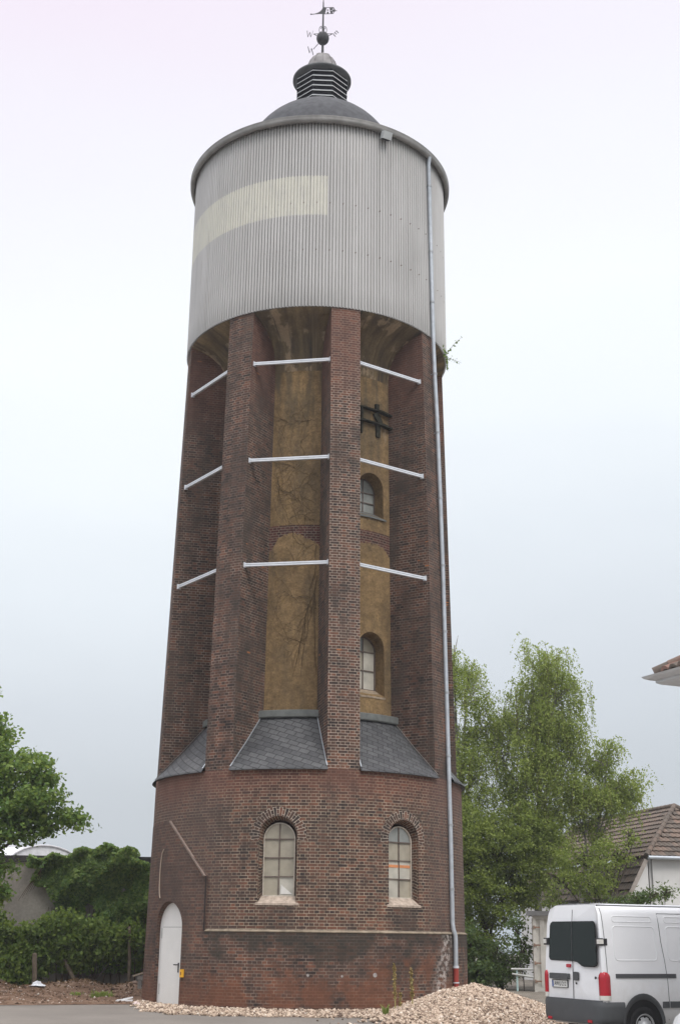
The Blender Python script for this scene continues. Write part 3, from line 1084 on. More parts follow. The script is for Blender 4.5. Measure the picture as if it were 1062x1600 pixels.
# --- conduit, cables, holes on the base
mb = MB()
mb.bar(on(-55.2, R_PL + 0.03, 4.68), on(-35.4, R_PL + 0.05, 3.20), 0.065, 0.04, ed(-45)[0])
mb.build('flashing_strip', M_CONDUIT, tower)
mb = MB()
mb.tube([on(-35.2, R_PL + 0.02, z) for z in (3.2, 2.8, 2.4, 2.1, 1.85)], 0.016, 6)
mb.build('cable', plain('dark_cable', (0.03, 0.025, 0.025), 0.8), tower)
mb = MB()
mb.tube([on(-59.0 - dx, R_PL + 0.02, z) for dx, z in ((0.0, 3.95), (1.1, 3.85), (1.9, 3.6), (2.2, 3.3), (2.0, 2.95), (1.5, 2.75), (0.9, 2.68))], 0.016, 6)
mb.build('cable', M_WIRE, tower)
for a, z, s in ((0.7, 0.82, 0.035), (22.5, 0.83, 0.055), (11.5, 0.80, 0.03)):
    e, t = ed(a)
    mb = MB()
    mb.tube([e * (R_PL - 0.02) + Vector((0, 0, z)), e * (R_PL + 0.012) + Vector((0, 0, z))], s, 9)
    mb.build('mortar_plug', plain('grey_mortar', (0.36, 0.34, 0.33), 0.95, 0.1, 0, 0.3, 8), tower)

# --- inner shaft with its two windows
def r_shaft(z):
    return 3.10 + (3.0 - 3.10) * (z - 6.0) / 12.3


UP_T = 34.15
UPW = [(UP_T, 0.47, 8.25, 9.60), (UP_T, 0.47, 13.62, 14.50)]
mb = MB()
cyl_wall(mb, r_shaft, 6.0, 11.5, -180, 180, [UPW[0]])
cyl_wall(mb, r_shaft, 11.5, 18.1, -180, 180, [UPW[1]])
for tc, hw, zb, zs in UPW:
    reveal(mb, tc, r_shaft, arch_loop(hw, zb, zs), arch_loop(hw - 0.03, zb + 0.22, zs - 0.03), 0.48, 0)
shaft = mb.build('shaft_wall', M_PLASTER, tower)
for (tc, hw, zb, zs), panes in ((UPW[0], [1, 1, 0, 1, 2, 0]), (UPW[1], [2, 2, 2, 2, 2, 2])):
    win, o, ux, uz, nz = arched_window(tc, r_shaft(zb) - 0.46, hw - 0.045, zb + 0.22, zs - 0.03, panes, light_bars=False, rows=2)
    up = zb > 12
    sloped_sill(tc, r_shaft(zb), r_shaft(zb) - 0.46, hw + (0.08 if up else 0.03), hw - 0.03, zb - 0.04, zb + 0.24, M_LEDGE if up else plain('rough_sill', (0.30, 0.24, 0.175), 0.95, 0.1, 0, 0.3, 8), win, over=0.05 if up else 0.015)

# --- flare under the tank
mb = MB()
mb.lathe([(3.0, 18.05), (3.02, 18.35), (3.10, 18.75), (3.27, 19.06), (3.55, 19.30), (3.9, 19.48), (4.18, 19.58), (4.205, 19.62), (4.205, 19.75)], 128)
P = mb.build('tank_underside', M_FLARE, tower)

# --- buttresses
for a in BUTT:
    e, t = ed(a)
    hw = 0.445
    mb = MB()
    zs_ = [5.86, 8, 10, 12, 14, 16, 18, 19.64]
    for z0, z1 in zip(zs_, zs_[1:]):
        f0, f1 = rbut(z0), rbut(z1)
        k = 4
        for j in range(k):          # outer face follows the curve
            s0, s1 = -1 + 2 * j / k, -1 + 2 * (j + 1) / k

            def pt(s, f, z):
                x = hw * s
                return e * math.sqrt(f * f - x * x) + t * x + Vector((0, 0, z))
            ofs = a * 0.013
            mb.face([pt(s0, f0, z0), pt(s1, f0, z0), pt(s1, f1, z1), pt(s0, f1, z1)],
                    [(s0 * hw + ofs, z0), (s1 * hw + ofs, z0), (s1 * hw + ofs, z1), (s0 * hw + ofs, z1)], 0)
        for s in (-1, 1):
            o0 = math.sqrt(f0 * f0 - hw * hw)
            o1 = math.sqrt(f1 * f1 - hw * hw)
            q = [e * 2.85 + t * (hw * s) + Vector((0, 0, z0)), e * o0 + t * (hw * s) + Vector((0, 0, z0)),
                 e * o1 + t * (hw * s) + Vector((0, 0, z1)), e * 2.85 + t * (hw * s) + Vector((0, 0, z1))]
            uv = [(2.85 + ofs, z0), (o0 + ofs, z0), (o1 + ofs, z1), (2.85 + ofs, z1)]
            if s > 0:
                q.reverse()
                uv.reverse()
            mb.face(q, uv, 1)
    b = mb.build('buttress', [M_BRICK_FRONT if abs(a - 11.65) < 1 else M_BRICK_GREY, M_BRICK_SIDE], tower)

# --- slate skirt roofs between the buttresses
BAYS = [-10.85 + 45 * k for k in (-3, -2, -1, 0, 1, 2, 3, 4)]
for a in BAYS:
    mb = MB()
    prof = [(4.60, 5.90), (4.585, 5.945), (3.85, 6.73), (3.17, 7.53)]
    P, UV = [], []
    for i in range(13):
        s = -1 + 2 * i / 12
        row, uvr = [], []
        for r, z in prof:
            lim = math.degrees(math.radians(22.5) - math.asin(0.447 / r))
            th = a + s * lim
            row.append(on(th, r, z))
            uvr.append((s * math.radians(lim) * r + a * 0.03, math.hypot(4.6 - r, z - 5.9)))
        P.append(row)
        UV.append(uvr)
    mb.grid(P, UV, 0, False)
    low = [[p[0], (p[0][0] * 4.45 / 4.60, p[0][1] * 4.45 / 4.60, 5.905)] for p in P]
    mb.grid(low, None, 0, False)
    sk = mb.build('skirt_roof', M_SLATE, tower)
    for s in (-1, 1):
        mb = MB()
        pts = []
        for r, z in ((4.56, 5.99), (3.85, 6.76), (3.2, 7.52)):
            lim = math.degrees(math.radians(22.5) - math.asin(0.462 / r))
            pts.append(on(a + s * lim, r, z + 0.015))
        for p0, p1 in zip(pts, pts[1:]):
            mb.bar(p0, p1, 0.022, 0.012, ed(a + s * 20)[1])
        mb.build('flashing', M_GUTTER if s * a > 30 else M_PIPE, sk)
    mb = MB()
    lim = math.degrees(math.radians(22.5) - math.asin(0.40 / 3.2))
    mb.lathe([(3.05, 7.48), (3.30, 7.47), (3.32, 7.50), (3.32, 7.66), (3.29, 7.68), (3.05, 7.72)], 8, 0, R_(a - lim), R_(a + lim), False)
    for s in (-1, 1):
        mb.face([on(a + s * lim, r, z) for r, z in ((3.05, 7.48), (3.32, 7.48), (3.32, 7.67), (3.05, 7.72))])
    mb.build('upper_ledge', M_LEDGE, sk)

# --- steel ties between the buttresses (three levels)
for a in BAYS[1:5]:
    for z in (17.95, 14.84, 11.66):
        rr = rbut(z) - 0.14
        lim = math.degrees(math.radians(22.5) - math.asin(0.445 / rr))
        p0, p1 = on(a - lim, rr, z), on(a + lim, rr, z)
        n_ = ed(a)[0]
        mb = MB()
        for dz in (-0.027, 0.027):
            mb.bar(p0 + Vector((0, 0, dz)), p1 + Vector((0, 0, dz)), 0.040, 0.07, Vector((0, 0, 1)))
        mb.bar(p0 - n_ * 0.02, p1 - n_ * 0.02, 0.04, 0.02, Vector((0, 0, 1)))
        tie = mb.build('tie_bar', M_GALV, tower)
        for p, s in ((p0, 1), (p1, -1)):
            mb = MB()
            tt = ed(a - s * 22.5)[1] * s
            mb.box(p + tt * 0.012, (0.02, 0.11, 0.15), (tt, ed(a - s * 22.5)[0], Vector((0, 0, 1))))
            mb.build('anchor_plate', M_GALV, tie)

# --- tank cladding with vertical ribs
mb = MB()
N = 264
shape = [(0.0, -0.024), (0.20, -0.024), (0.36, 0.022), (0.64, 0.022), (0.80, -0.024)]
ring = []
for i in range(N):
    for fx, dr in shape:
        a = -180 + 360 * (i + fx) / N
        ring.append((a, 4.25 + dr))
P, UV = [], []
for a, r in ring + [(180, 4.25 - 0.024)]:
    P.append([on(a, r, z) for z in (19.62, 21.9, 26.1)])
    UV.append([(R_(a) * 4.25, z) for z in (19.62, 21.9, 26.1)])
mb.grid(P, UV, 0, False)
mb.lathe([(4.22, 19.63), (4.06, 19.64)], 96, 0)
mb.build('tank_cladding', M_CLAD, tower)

# --- gutter and dome
mb = MB()
mb.lathe([(4.27, 26.14), (4.30, 26.04), (4.37, 25.99), (4.44, 26.03), (4.465, 26.11), (4.45, 26.19), (4.47, 26.215), (4.44, 26.23), (4.38, 26.20), (4.2, 26.22)], 128)
mb.build('gutter', M_GUTTER, tower)
mb = MB()
prof = [(4.28, 26.20), (3.6, 26.42), (3.05, 26.66), (2.80, 26.83)]
for k in range(1, 15):
    an = R_(2 + k * 5.05)
    prof.append((2.78 * math.cos(an), 26.80 + 2.76 * math.sin(an)))
mb.lathe(prof, 96)
mb.build('dome_roof', M_FELT, tower)

# --- louvred cupola
mb = MB()
AP = 0.89
oc = lambda r, z, ph=1.5: [on(ph + 22.5 + 45 * k, r / math.cos(PI / 8), z) for k in range(8)]
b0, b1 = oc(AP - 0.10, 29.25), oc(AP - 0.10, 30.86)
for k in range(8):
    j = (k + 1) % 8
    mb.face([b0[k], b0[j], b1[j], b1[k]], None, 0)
nsl = 7
for q in range(nsl):
    z = 29.42 + q * 0.205
    lo_o, lo_i = oc(AP, z), oc(AP - 0.10, z + 0.10)
    lip = oc(AP, z + 0.028)
    lip_i = oc(AP - 0.10, z + 0.128)
    for k in range(8):
        j = (k + 1) % 8
        mb.face([lo_o[k], lo_o[j], lip[j], lip[k]], None, 1)
        mb.face([lip[k], lip[j], lip_i[j], lip_i[k]], None, 2)
        mb.face([lo_i[k], lo_i[j], lo_o[j], lo_o[k]], None, 0)
for k in range(8):
    mb.bar(b0[k] * 1.0, b1[k], 0.05, 0.05, ed(22.5 + 45 * k)[0], 0)
cup = mb.build('cupola', [M_DARK, M_SLAT, M_ZINC], tower)
mb = MB()
mb.lathe([(0.80, 30.80), (1.0, 30.82), (1.045, 30.84), (1.045, 30.90), (0.95, 30.98), (0.62, 31.15)], 64)
mb.build('cornice', M_FELT_U, cup)
mb = MB()
cp = [(0.66, 31.13), (0.60, 31.22), (0.545, 31.42), (0.46, 31.66), (0.34, 31.86), (0.18, 31.99), (0.05, 32.05)]
P = []
for k in range(10):
    P.append([on(3 + 36 * k, r, z) for r, z in cp])
mb.grid(P, None, 0, False, close_u=True)
for k in range(10):
    mb.tube([on(3 + 36 * k, r + 0.005, z) for r, z in cp], 0.018, 6)
mb.build('cap', M_CAPZ, cup)

# --- weather vane
mb = MB()
mb.tube([(0, 0, 31.9), (0, 0, 32.3), (0, 0, 33.2), (0, 0, 34.2), (0, 0, 34.5)], [0.055, 0.045, 0.034, 0.026, 0.012], 8)
mb.lathe([(0.001, 34.30), (0.03, 34.33), (0.001, 34.36)], 10)
vane = mb.build('weather_vane', M_IRON, tower)
mb = MB()
mb.lathe([(0.02, 32.50)] + [(0.232 * math.sin(R_(d)), 32.76 - 0.262 * math.cos(R_(d))) for d in range(15, 180, 15)] + [(0.02, 33.02)], 16)
mb.build('ball', M_IRON, vane)
mb = MB()
NPOS, WPOS, EPOS, SPOS = Vector((-0.34, 0.58, 32.74)), Vector((-0.34, -0.10, 32.86)), Vector((0.36, -0.12, 32.88)), Vector((0.05, -0.50, 32.80))
for p in (NPOS, WPOS, EPOS, SPOS):
    mb.tube([Vector((0, 0, 32.74)), Vector((0, 0, 32.74)).lerp(p, 0.5), p], 0.012, 6)
mb.tube([WPOS, Vector((-0.2, 0.02, 32.97)), Vector((0, 0, 33.03)), Vector((0.2, 0.02, 32.98)), EPOS], 0.013, 6)
for sg in (-1, 1):
    cx = 0.09 * sg
    mb.tube([Vector((cx + sg * 0.045 * math.cos(x), -0.30, 32.88 + 0.10 * math.sin(x * 0.9) + 0.03 * x)) for x in [k * 0.55 for k in range(-3, 9)]], 0.013, 5)
mb.build('compass_arms', M_IRON, vane)


def stroke_letter(p, strokes, s, ux, uz, w=0.034):
    mb = MB()
    for a, b in strokes:
        mb.bar(p + ux * (a[0] * s) + uz * (a[1] * s), p + ux * (b[0] * s) + uz * (b[1] * s), w, 0.012, ux.cross(uz))
    return mb.build('compass_letter', M_IRON, vane)


ZU = Vector((0, 0, 1))
LN = [((0, 0), (0.0, 1)), ((0, 1), (0.6, 0)), ((0.6, 0), (0.6, 1))]
LW = [((0, 1), (0.22, 0)), ((0.22, 0), (0.42, 0.75)), ((0.42, 0.75), (0.62, 0)), ((0.62, 0), (0.84, 1))]
stroke_letter(NPOS + Vector((-0.20, 0.04, -0.12)), [((0.0, 1.0), (0.25, 0.0)), ((0.25, 0), (0.52, 0.85)), ((0.52, 0.85), (0.8, -0.2))], 0.26, Vector((0.95, 0.3, 0)).normalized(), ZU, 0.04)
stroke_letter(WPOS + Vector((-0.26, 0.04, -0.10)), LW, 0.27, Vector((0.97, 0.24, 0.18)).normalized(), Vector((0.1, 0, 1)).normalized(), 0.038)
LE = [((0, 0), (0, 1)), ((0, 0), (0.6, 0)), ((0, 0.5), (0.5, 0.5)), ((0, 1), (0.6, 1))]
stroke_letter(EPOS + Vector((0.02, 0.03, 0.0)), LE, 0.19, Vector((0.72, 0.3, -0.62)).normalized(), Vector((0.55, 0.0, 0.83)).normalized(), 0.032)
# the pennant, pierced with a letter A and three round holes: built as the pieces of metal between the holes
mb = MB()
tailp = [(-0.44, -0.05), (-0.33, -0.03), (-0.22, 0.02), (-0.12, 0.10), (-0.05, 0.20), (-0.02, 0.30), (0.06, 0.31), (0.05, 0.0), (-0.1, -0.005), (-0.3, -0.045), (-0.43, -0.075)]
o, ux, uz = Vector((0, 0, 33.84)), Vector((0.995, 0.10, 0)), ZU
mb.poly(tailp, o, ux, uz, 0.014)
for q in ([(0.05, 0.30), (0.05, 0.285), (0.36, 0.325), (0.36, 0.345)], [(0.05, 0.0), (0.36, 0.05), (0.36, 0.068), (0.05, 0.016)],
          [(0.05, 0.0), (0.065, 0.0), (0.12, 0.29), (0.05, 0.29)], [(0.225, 0.30), (0.27, 0.31), (0.27, 0.05), (0.265, 0.05)],
          [(0.125, 0.02), (0.165, 0.02), (0.165, 0.11), (0.132, 0.11)], [(0.135, 0.15), (0.168, 0.15), (0.160, 0.23), (0.145, 0.23)]):
    if q[0][0] == 0.125:
        q = [(0.125, 0.016), (0.20, 0.03), (0.195, 0.12), (0.135, 0.115)]
    if q[0][0] == 0.135:
        q = [(0.137, 0.16), (0.188, 0.165), (0.172, 0.245), (0.152, 0.243)]
    mb.poly(q, o, ux, uz, 0.014)
# plate with three holes: outer outline minus holes, as sectors round each hole
outl = [(0.27, 0.05), (0.38, 0.07), (0.41, 0.13), (0.45, 0.20), (0.42, 0.27), (0.38, 0.345), (0.27, 0.32)]
hol = [(0.305, 0.20, 0.022), (0.365, 0.265, 0.026), (0.365, 0.125, 0.026)]
gx = [0.27 + 0.012 * i for i in range(15)]
gy = [0.05 + 0.0123 * i for i in range(25)]


def in_poly(x, y, pl):
    c_ = False
    for (x0, y0), (x1, y1) in zip(pl, pl[1:] + pl[:1]):
        if (y0 > y) != (y1 > y) and x < (x1 - x0) * (y - y0) / (y1 - y0) + x0:
            c_ = not c_
    return c_


for x0 in gx:
    for y0 in gy:
        cx, cy = x0 + 0.006, y0 + 0.006
        if in_poly(cx, cy, outl) and all(math.hypot(cx - hx, cy - hy) > hr for hx, hy, hr in hol):
            mb.poly([(x0, y0), (x0 + 0.012, y0), (x0 + 0.012, y0 + 0.0123), (x0, y0 + 0.0123)], o, ux, uz, 0.014)
mb.tube([o + ux * 0.44 + uz * 0.20, o + ux * 0.52 + uz * 0.205], [0.018, 0.004], 6)
mb.lathe([(0.001, -0.028), (0.024, -0.014), (0.028, 0), (0.024, 0.014), (0.001, 0.028)], 10)
k0 = len(mb.v)
mb.v[-50:] = [tuple(Vector(p) + o + ux * (-0.45) + uz * (-0.062)) for p in mb.v[-50:]]
mb.build('pennant', M_IRON, vane)

# --- downpipe
pp = [(53.9, 4.41, 26.05), (54.6, 4.345, 25.80), (55.6, 4.345, 22.46), (56.6, 4.345, 19.54), (57.2, 4.36, 18.2), (57.9, 4.385, 16.95),
      (59.3, 4.405, 14.27), (60.0, 4.43, 11.88), (60.5, 4.46, 8.45), (59.4, 4.53, 6.26), (59.2, 4.56, 4.5), (59.2, 4.575, 2.12)]
mb = MB()
mb.tube([on(*p) for p in pp], 0.062, 10)
mb.tube([on(59.2, 4.575, 2.14), on(59.0, 4.60, 1.98), on(59.6, 4.64, 1.80), on(59.7, 4.64, 1.62), on(59.6, 4.64, 1.0)], 0.060, 10)
dp = mb.build('downpipe', M_PIPE, tower)
mb = MB()
mb.tube([on(59.6, 4.64, 1.03), on(59.6, 4.64, 0.02)], 0.072, 10)
mb.build('pipe_foot', M_REDPIPE, dp)
mb = MB()
mb.tube([on(59.6, 4.64, 0.60), on(59.6, 4.64, 0.63)], 0.082, 10)
mb.build('pipe_band', M_GALV, dp)
mb = MB()
mb.tube([on(59.6, 4.64, 0.98), on(59.6, 4.64, 1.04)], 0.080, 10)
mb.build('pipe_band', M_GALV, dp)
PP = [on(*p) for p in pp]
for z in (25.0, 22.6, 20.8, 18.35, 16.4, 14.3, 12.2, 10.2, 8.4, 6.6, 4.7, 3.0):
    for p0, p1 in zip(PP, PP[1:]):
        if p1.z <= z <= p0.z:
            q = p0.lerp(p1, (p0.z - z) / (p0.z - p1.z))
            d = (p1 - p0).normalized()
            mb = MB()
            mb.tube([q - d * 0.03, q + d * 0.03], 0.075, 10)
            n_ = Vector((q.x, q.y, 0)).normalized()
            mb.bar(q, q - n_ * 0.14, 0.03, 0.03)
            mb.build('pipe_collar', M_ZINC, dp)

# --- small floodlight under the gutter
e, t = ed(27.6)
mb = MB()
c_ = e * 4.44 + Vector((0, 0, 25.86))
tl = (e * 0.9 - ZU * 0.43).normalized()
mb.box(c_ + e * 0.03, (0.30, 0.22, 0.24), (t, tl, t.cross(tl).normalized() * -1))
mb.box(c_ - e * 0.12 + Vector((0, 0, 0.02)), (0.06, 0.10, 0.08), (t, e, ZU))
fl = mb.build('floodlight', M_SLAT, tower)
mb = MB()
nn = t.cross(tl).normalized()
if nn.z > 0:
    nn = -nn
mb.box(c_ + e * 0.03 + nn * 0.122, (0.26, 0.18, 0.012), (t, tl, nn))
mb.build('lamp_glass', M_DARK, fl)

# --- old timber bracket on the shaft
mb = MB()
for z, w in ((17.02, 0.06), (16.60, 0.07)):
    for s in range(6):
        a0, a1 = 24.5 + s * 4.1, 24.5 + (s + 1) * 4.1
        mb.bar(on(a0, 3.09, z + 0.012 * math.sin(s * 2)), on(a1, 3.09, z + 0.012 * math.sin(s * 2 + 2)), w * (0.8 + 0.3 * math.sin(s * 5)), 0.14, ZU)
mb.bar(on(37.6, 3.06, 17.25), on(37.9, 3.03, 17.0), 0.13, 0.10, ed(38)[1])
mb.bar(on(38.4, 3.05, 16.62), on(38.6, 3.02, 16.18), 0.15, 0.10, ed(38)[1])
mb.bar(on(27.2, 3.08, 17.05), on(27.2, 3.03, 16.2), 0.05, 0.08, ed(26)[1])
mb.bar(on(36.3, 3.06, 16.95), on(40.4, 3.06, 16.65), 0.2, 0.06, ZU)
mb.build('timber_bracket', M_RUSTWOOD, tower)


# ------------------------------------------------------------------ plants
def leaves(name, pts, size, mat, parent=None, seed=1, aspect=0.62, normals=None, flat=0.0, droop=0.0, svar=0.4):
    """one small kite-shaped face per leaf"""
    rs = np.random.RandomState(seed)
    p = np.asarray(pts, dtype=np.float64)
    n = len(p)
    d = rs.normal(size=(n, 3))
    if droop:
        d[:, 2] -= droop
    d /= np.linalg.norm(d, axis=1)[:, None]
    nn = rs.normal(size=(n, 3))
    if normals is not None:
        nn = nn * (1 - flat) + np.asarray(normals) * flat * 1.6
    nn -= d * (nn * d).sum(1)[:, None]
    nn /= np.linalg.norm(nn, axis=1)[:, None] + 1e-9
    w = np.cross(d, nn)
    s = size * (1 - svar + 2 * svar * rs.rand(n))[:, None]
    v = np.empty((n, 4, 3))
    v[:, 0] = p - d * s * 0.5
    v[:, 1] = p + w * s * aspect * 0.5 + nn * s * 0.08
    v[:, 2] = p + d * s * 0.55
    v[:, 3] = p - w * s * aspect * 0.5 + nn * s * 0.08
    me = bpy.data.meshes.new(name)
    me.vertices.add(n * 4)
    me.vertices.foreach_set('co', v.reshape(-1).astype(np.float32))
    me.loops.add(n * 4)
    me.loops.foreach_set('vertex_index', np.arange(n * 4, dtype=np.int32))
    me.polygons.add(n)
    me.polygons.foreach_set('loop_start', np.arange(0, n * 4, 4, dtype=np.int32))
    me.update(calc_edges=True)
    me.validate()
    me.materials.append(mat)
    o = bpy.data.objects.new(name, me)
    C.objects.link(o)
    if parent:
        o.parent = parent
    return o


def limb_paths(rnd, base, lobes, base_r, zfork=0.35):
    """trunk and one limb to each lobe"""
    mb = MB()
    top = max(lobes, key=lambda l: l[0][2])
    trunk_top = Vector(top[0])
    b = Vector(base)
    pts = []
    for k in range(9):
        s = k / 8
        p = b.lerp(trunk_top, s)
        p += Vector((math.sin(s * 5 + b.x) * 0.18 * s, math.cos(s * 4) * 0.15 * s, 0))
        pts.append(p)
    mb.tube(pts, [base_r * (1 - 0.85 * k / 8) for k in range(9)], 9)
    for c, r in lobes:
        c = Vector(c)
        s = max(0.12, min(0.8, (c.z - b.z - 1.2) / max(0.1, trunk_top.z - b.z) * 0.75))
        i = min(7, int(s * 8))
        p0 = pts[i].lerp(pts[i + 1], s * 8 - i)
        q = [p0, p0.lerp(c, 0.35) + Vector((0, 0, 0.15)), p0.lerp(c, 0.7) + Vector((rnd.uniform(-.2, .2), rnd.uniform(-.2, .2), 0.25)), c]
        mb.tube(q, [base_r * 0.42 * (1 - s * 0.5), base_r * 0.26, base_r * 0.15, 0.015], 6)
        for _ in range(7):
            d = Vector((rnd.gauss(0, 1), rnd.gauss(0, 1), rnd.gauss(0.2, 0.8))).normalized()
            st = q[2].lerp(c, rnd.random())
            en = c + Vector((d.x * r[0], d.y * r[1], d.z * r[2])) * 0.85
            mb.tube([st, st.lerp(en, 0.5) + Vector((0, 0, 0.1)), en], [0.035, 0.022, 0.008], 5, caps=False)
    return mb


def lobe_points(rnd, c, r, n, shell=0.45):
    out = []
    for _ in range(n):
        d = Vector((rnd.gauss(0, 1), rnd.gauss(0, 1), rnd.gauss(0, 1))).normalized()
        q = shell + (1 - shell) * rnd.random() ** 0.7
        out.append(Vector((c[0] + d.x * r[0] * q, c[1] + d.y * r[1] * q, c[2] + d.z * r[2] * q)))
    return out


def birch(name, label, base, lobes, strands, per, leaf, mat, seed, base_r=0.16, hang=0.9, group=None, bark=None):
    rnd = random.Random(seed)
    root = thing(name, label, 'tree', (0, 0, 0), 0, group)
    limb_paths(rnd, base, lobes, base_r).build('trunk', bark or M_BIRCHBARK, root)
    pts = []
    vol = [l[1][0] * l[1][2] for l in lobes]
    tw = MB()
    for (c, r), v in zip(lobes, vol):
        k = int(strands * v / sum(vol))
        cl = lobe_points(rnd, c, r, max(3, k // 34), 0.35)
        for q in range(k):
            cc = rnd.choice(cl)
            st = cc + Vector((rnd.gauss(0, 0.30), rnd.gauss(0, 0.30), rnd.gauss(0, 0.22)))
            L = hang * rnd.uniform(0.35, 1.25)
            dx, dy = rnd.gauss(0, 0.22), rnd.gauss(0, 0.22)
            for j in range(per):
                s = (j + rnd.random()) / per
                pts.append((st.x + dx * s + rnd.gauss(0, 0.05), st.y + dy * s + rnd.gauss(0, 0.05), st.z + 0.10 * s - L * s * s + rnd.gauss(0, 0.03)))
            if q % 5 == 0:
                tw.tube([st, st + Vector((dx * .5, dy * .5, -L * 0.2)), st + Vector((dx, dy, -L))], [0.010, 0.007, 0.004], 3, caps=False)
    leaves('crown', pts, leaf, mat, root, seed, aspect=0.55, droop=0.9, normals=np.tile((0.1, -0.35, 0.9), (len(pts), 1)), flat=0.35)
    tw.build('twigs', M_TWIG, root)
    return root


birch('birch_tree', 'slender sparse birch rising directly behind the tower downpipe', (6.5, 14.5, 0),
      [((6.0, 14.5, 13.1), (0.7, 0.9, 1.3)), ((6.5, 14.2, 11.6), (0.9, 1.1, 1.2)), ((5.9, 14.5, 9.4), (1.0, 1.2, 1.2)), ((6.7, 14.3, 8.2), (1.1, 1.3, 1.2)), ((7.3, 14.4, 10.2), (0.6, 0.8, 0.9)), ((5.8, 14.4, 6.6), (1.1, 1.2, 1.2))],
      1250, 19, 0.092, M_BIRCH, 11, hang=1.6)
birch('birch_tree', 'tallest and fullest birch, drooping over the white container', (9.0, 14.0, 0),
      [((9.7, 14, 12.6), (1.0, 1.1, 1.0)), ((10.3, 14, 11.5), (1.1, 1.2, 1.0)), ((9.2, 14, 11.4), (0.9, 1.2, 1.1)), ((8.4, 14.2, 10.4), (0.9, 1.2, 1.0)), ((9.6, 13.8, 10.2), (1.2, 1.3, 1.1)),
       ((10.7, 14, 10.1), (0.7, 1.0, 0.8)), ((8.8, 13.8, 8.6), (1.2, 1.4, 1.2)), ((9.9, 13.8, 8.4), (1.0, 1.2, 1.0)), ((8.2, 14, 7.0), (1.2, 1.4, 1.1)), ((10.8, 14, 9.0), (0.8, 1.0, 0.8)), ((10.7, 14, 7.9), (0.7, 1.0, 0.7)), ((7.7, 14.2, 9.0), (0.9, 1.0, 0.9)), ((9.5, 13.9, 6.8), (1.0, 1.2, 1.0))],
      3500, 19, 0.092, M_BIRCH, 12, 0.19, hang=1.6)
birch('birch_tree', 'low spreading birch with crown against the tiled house ridge', (10.3, 14.5, 0),
      [((12.1, 14, 8.7), (0.8, 0.9, 0.7)), ((12.7, 14, 7.9), (0.8, 0.9, 0.7)), ((11.8, 14, 7.4), (0.9, 1.0, 0.7)), ((12.4, 14, 6.9), (0.8, 0.9, 0.5)), ((11.0, 14, 7.2), (0.6, 0.8, 0.7)), ((11.3, 14, 6.2), (0.8, 0.8, 0.5)), ((13.1, 14, 7.7), (0.45, 0.6, 0.45))],
      1250, 14, 0.095, M_BIRCH, 13, 0.13, hang=0.75)


def bush(name, label, cat, base, lobes, n, leaf, mat, seed, stem_r=0.05, group=None, aspect=0.6):
    rnd = random.Random(seed)
    root = thing(name, label, cat, (0, 0, 0), 0, group)
    limb_paths(rnd, base, lobes, stem_r).build('trunk' if cat == 'tree' else 'stem', M_BARK, root)
    pts = []
    vol = [l[1][0] * l[1][2] for l in lobes]
    for (c, r), v in zip(lobes, vol):
        k = int(n * v / sum(vol))
        cl = lobe_points(rnd, c, r, max(4, k // 60), 0.4)
        for q in range(k):
            cc = rnd.choice(cl)
            pts.append(tuple(cc + Vector((rnd.gauss(0, 0.17), rnd.gauss(0, 0.17), rnd.gauss(0, 0.12)))))
    pts = [p for p in pts if p[2] > 0.03]
    leaves('crown' if cat == 'tree' else 'foliage', pts, leaf, mat, root, seed, aspect=aspect, normals=np.tile((0.1, -0.4, 0.9), (len(pts), 1)), flat=0.4)
    return root


bush('lime_tree', 'dense green tree filling the gap between tower and white container', 'tree', (7.4, 13.0, 0),
     [((6.0, 13, 5.6), (1.3, 1.3, 1.3)), ((7.2, 12.8, 5.2), (1.4, 1.4, 1.3)), ((8.4, 12.8, 5.6), (1.2, 1.3, 1.2)), ((6.2, 12.9, 3.6), (1.2, 1.3, 1.3)), ((7.5, 12.6, 3.4), (1.3, 1.3, 1.3)), ((8.5, 12.8, 4.0), (0.9, 1.2, 1.0)), ((6.6, 13, 2.0), (1.2, 1.2, 1.0)), ((9.3, 12.8, 5.2), (0.8, 1.0, 0.9))],
     52000, 0.10, M_BUSHY, 21, 0.15)
bush('elder_tree', 'leafy green tree standing in front of the lean-to tiled roof', 'tree', (10.2, 11.2, 0),
     [((10.1, 11.2, 4.7), (0.9, 0.9, 0.7)), ((11.1, 11.2, 4.6), (0.9, 0.9, 0.7)), ((11.9, 11.3, 4.9), (0.5, 0.6, 0.4)), ((10.6, 11.0, 3.7), (1.0, 0.8, 0.6)), ((9.5, 11.0, 3.8), (0.8, 0.8, 0.6)), ((9.2, 11.2, 2.4), (0.6, 0.8, 0.9)), ((12.3, 11.3, 5.5), (0.35, 0.5, 0.35))],
     8200, 0.10, M_BUSHY, 22, 0.10)
bush('shrub', 'dark low shrub on the ground between tower and guard rail', 'shrub', (6.3, 10.6, 0),
     [((5.7, 10.8, 0.8), (0.7, 0.8, 0.8)), ((6.4, 10.6, 0.6), (0.8, 0.8, 0.6)), ((6.0, 11.0, 1.6), (0.7, 0.7, 0.6))],
     5200, 0.13, M_SHRUB, 23)
bush('shrub', 'feathery dark green shrub in front of the guard rail', 'shrub', (7.1, 10.4, 0),
     [((7.1, 10.4, 0.65), (0.6, 0.7, 0.6)), ((7.5, 10.3, 0.9), (0.5, 0.6, 0.4)), ((6.9, 10.6, 1.2), (0.5, 0.6, 0.4))],
     4200, 0.11, M_SHRUB, 24, aspect=0.3)
bush('shrub', 'thin leafy sapling beside the container hinged door', 'shrub', (7.75, 9.6, 0),
     [((7.6, 9.6, 1.9), (0.30, 0.4, 0.7)), ((7.8, 9.5, 1.3), (0.22, 0.3, 0.5))], 700, 0.12, M_SHRUB, 25, 0.02)
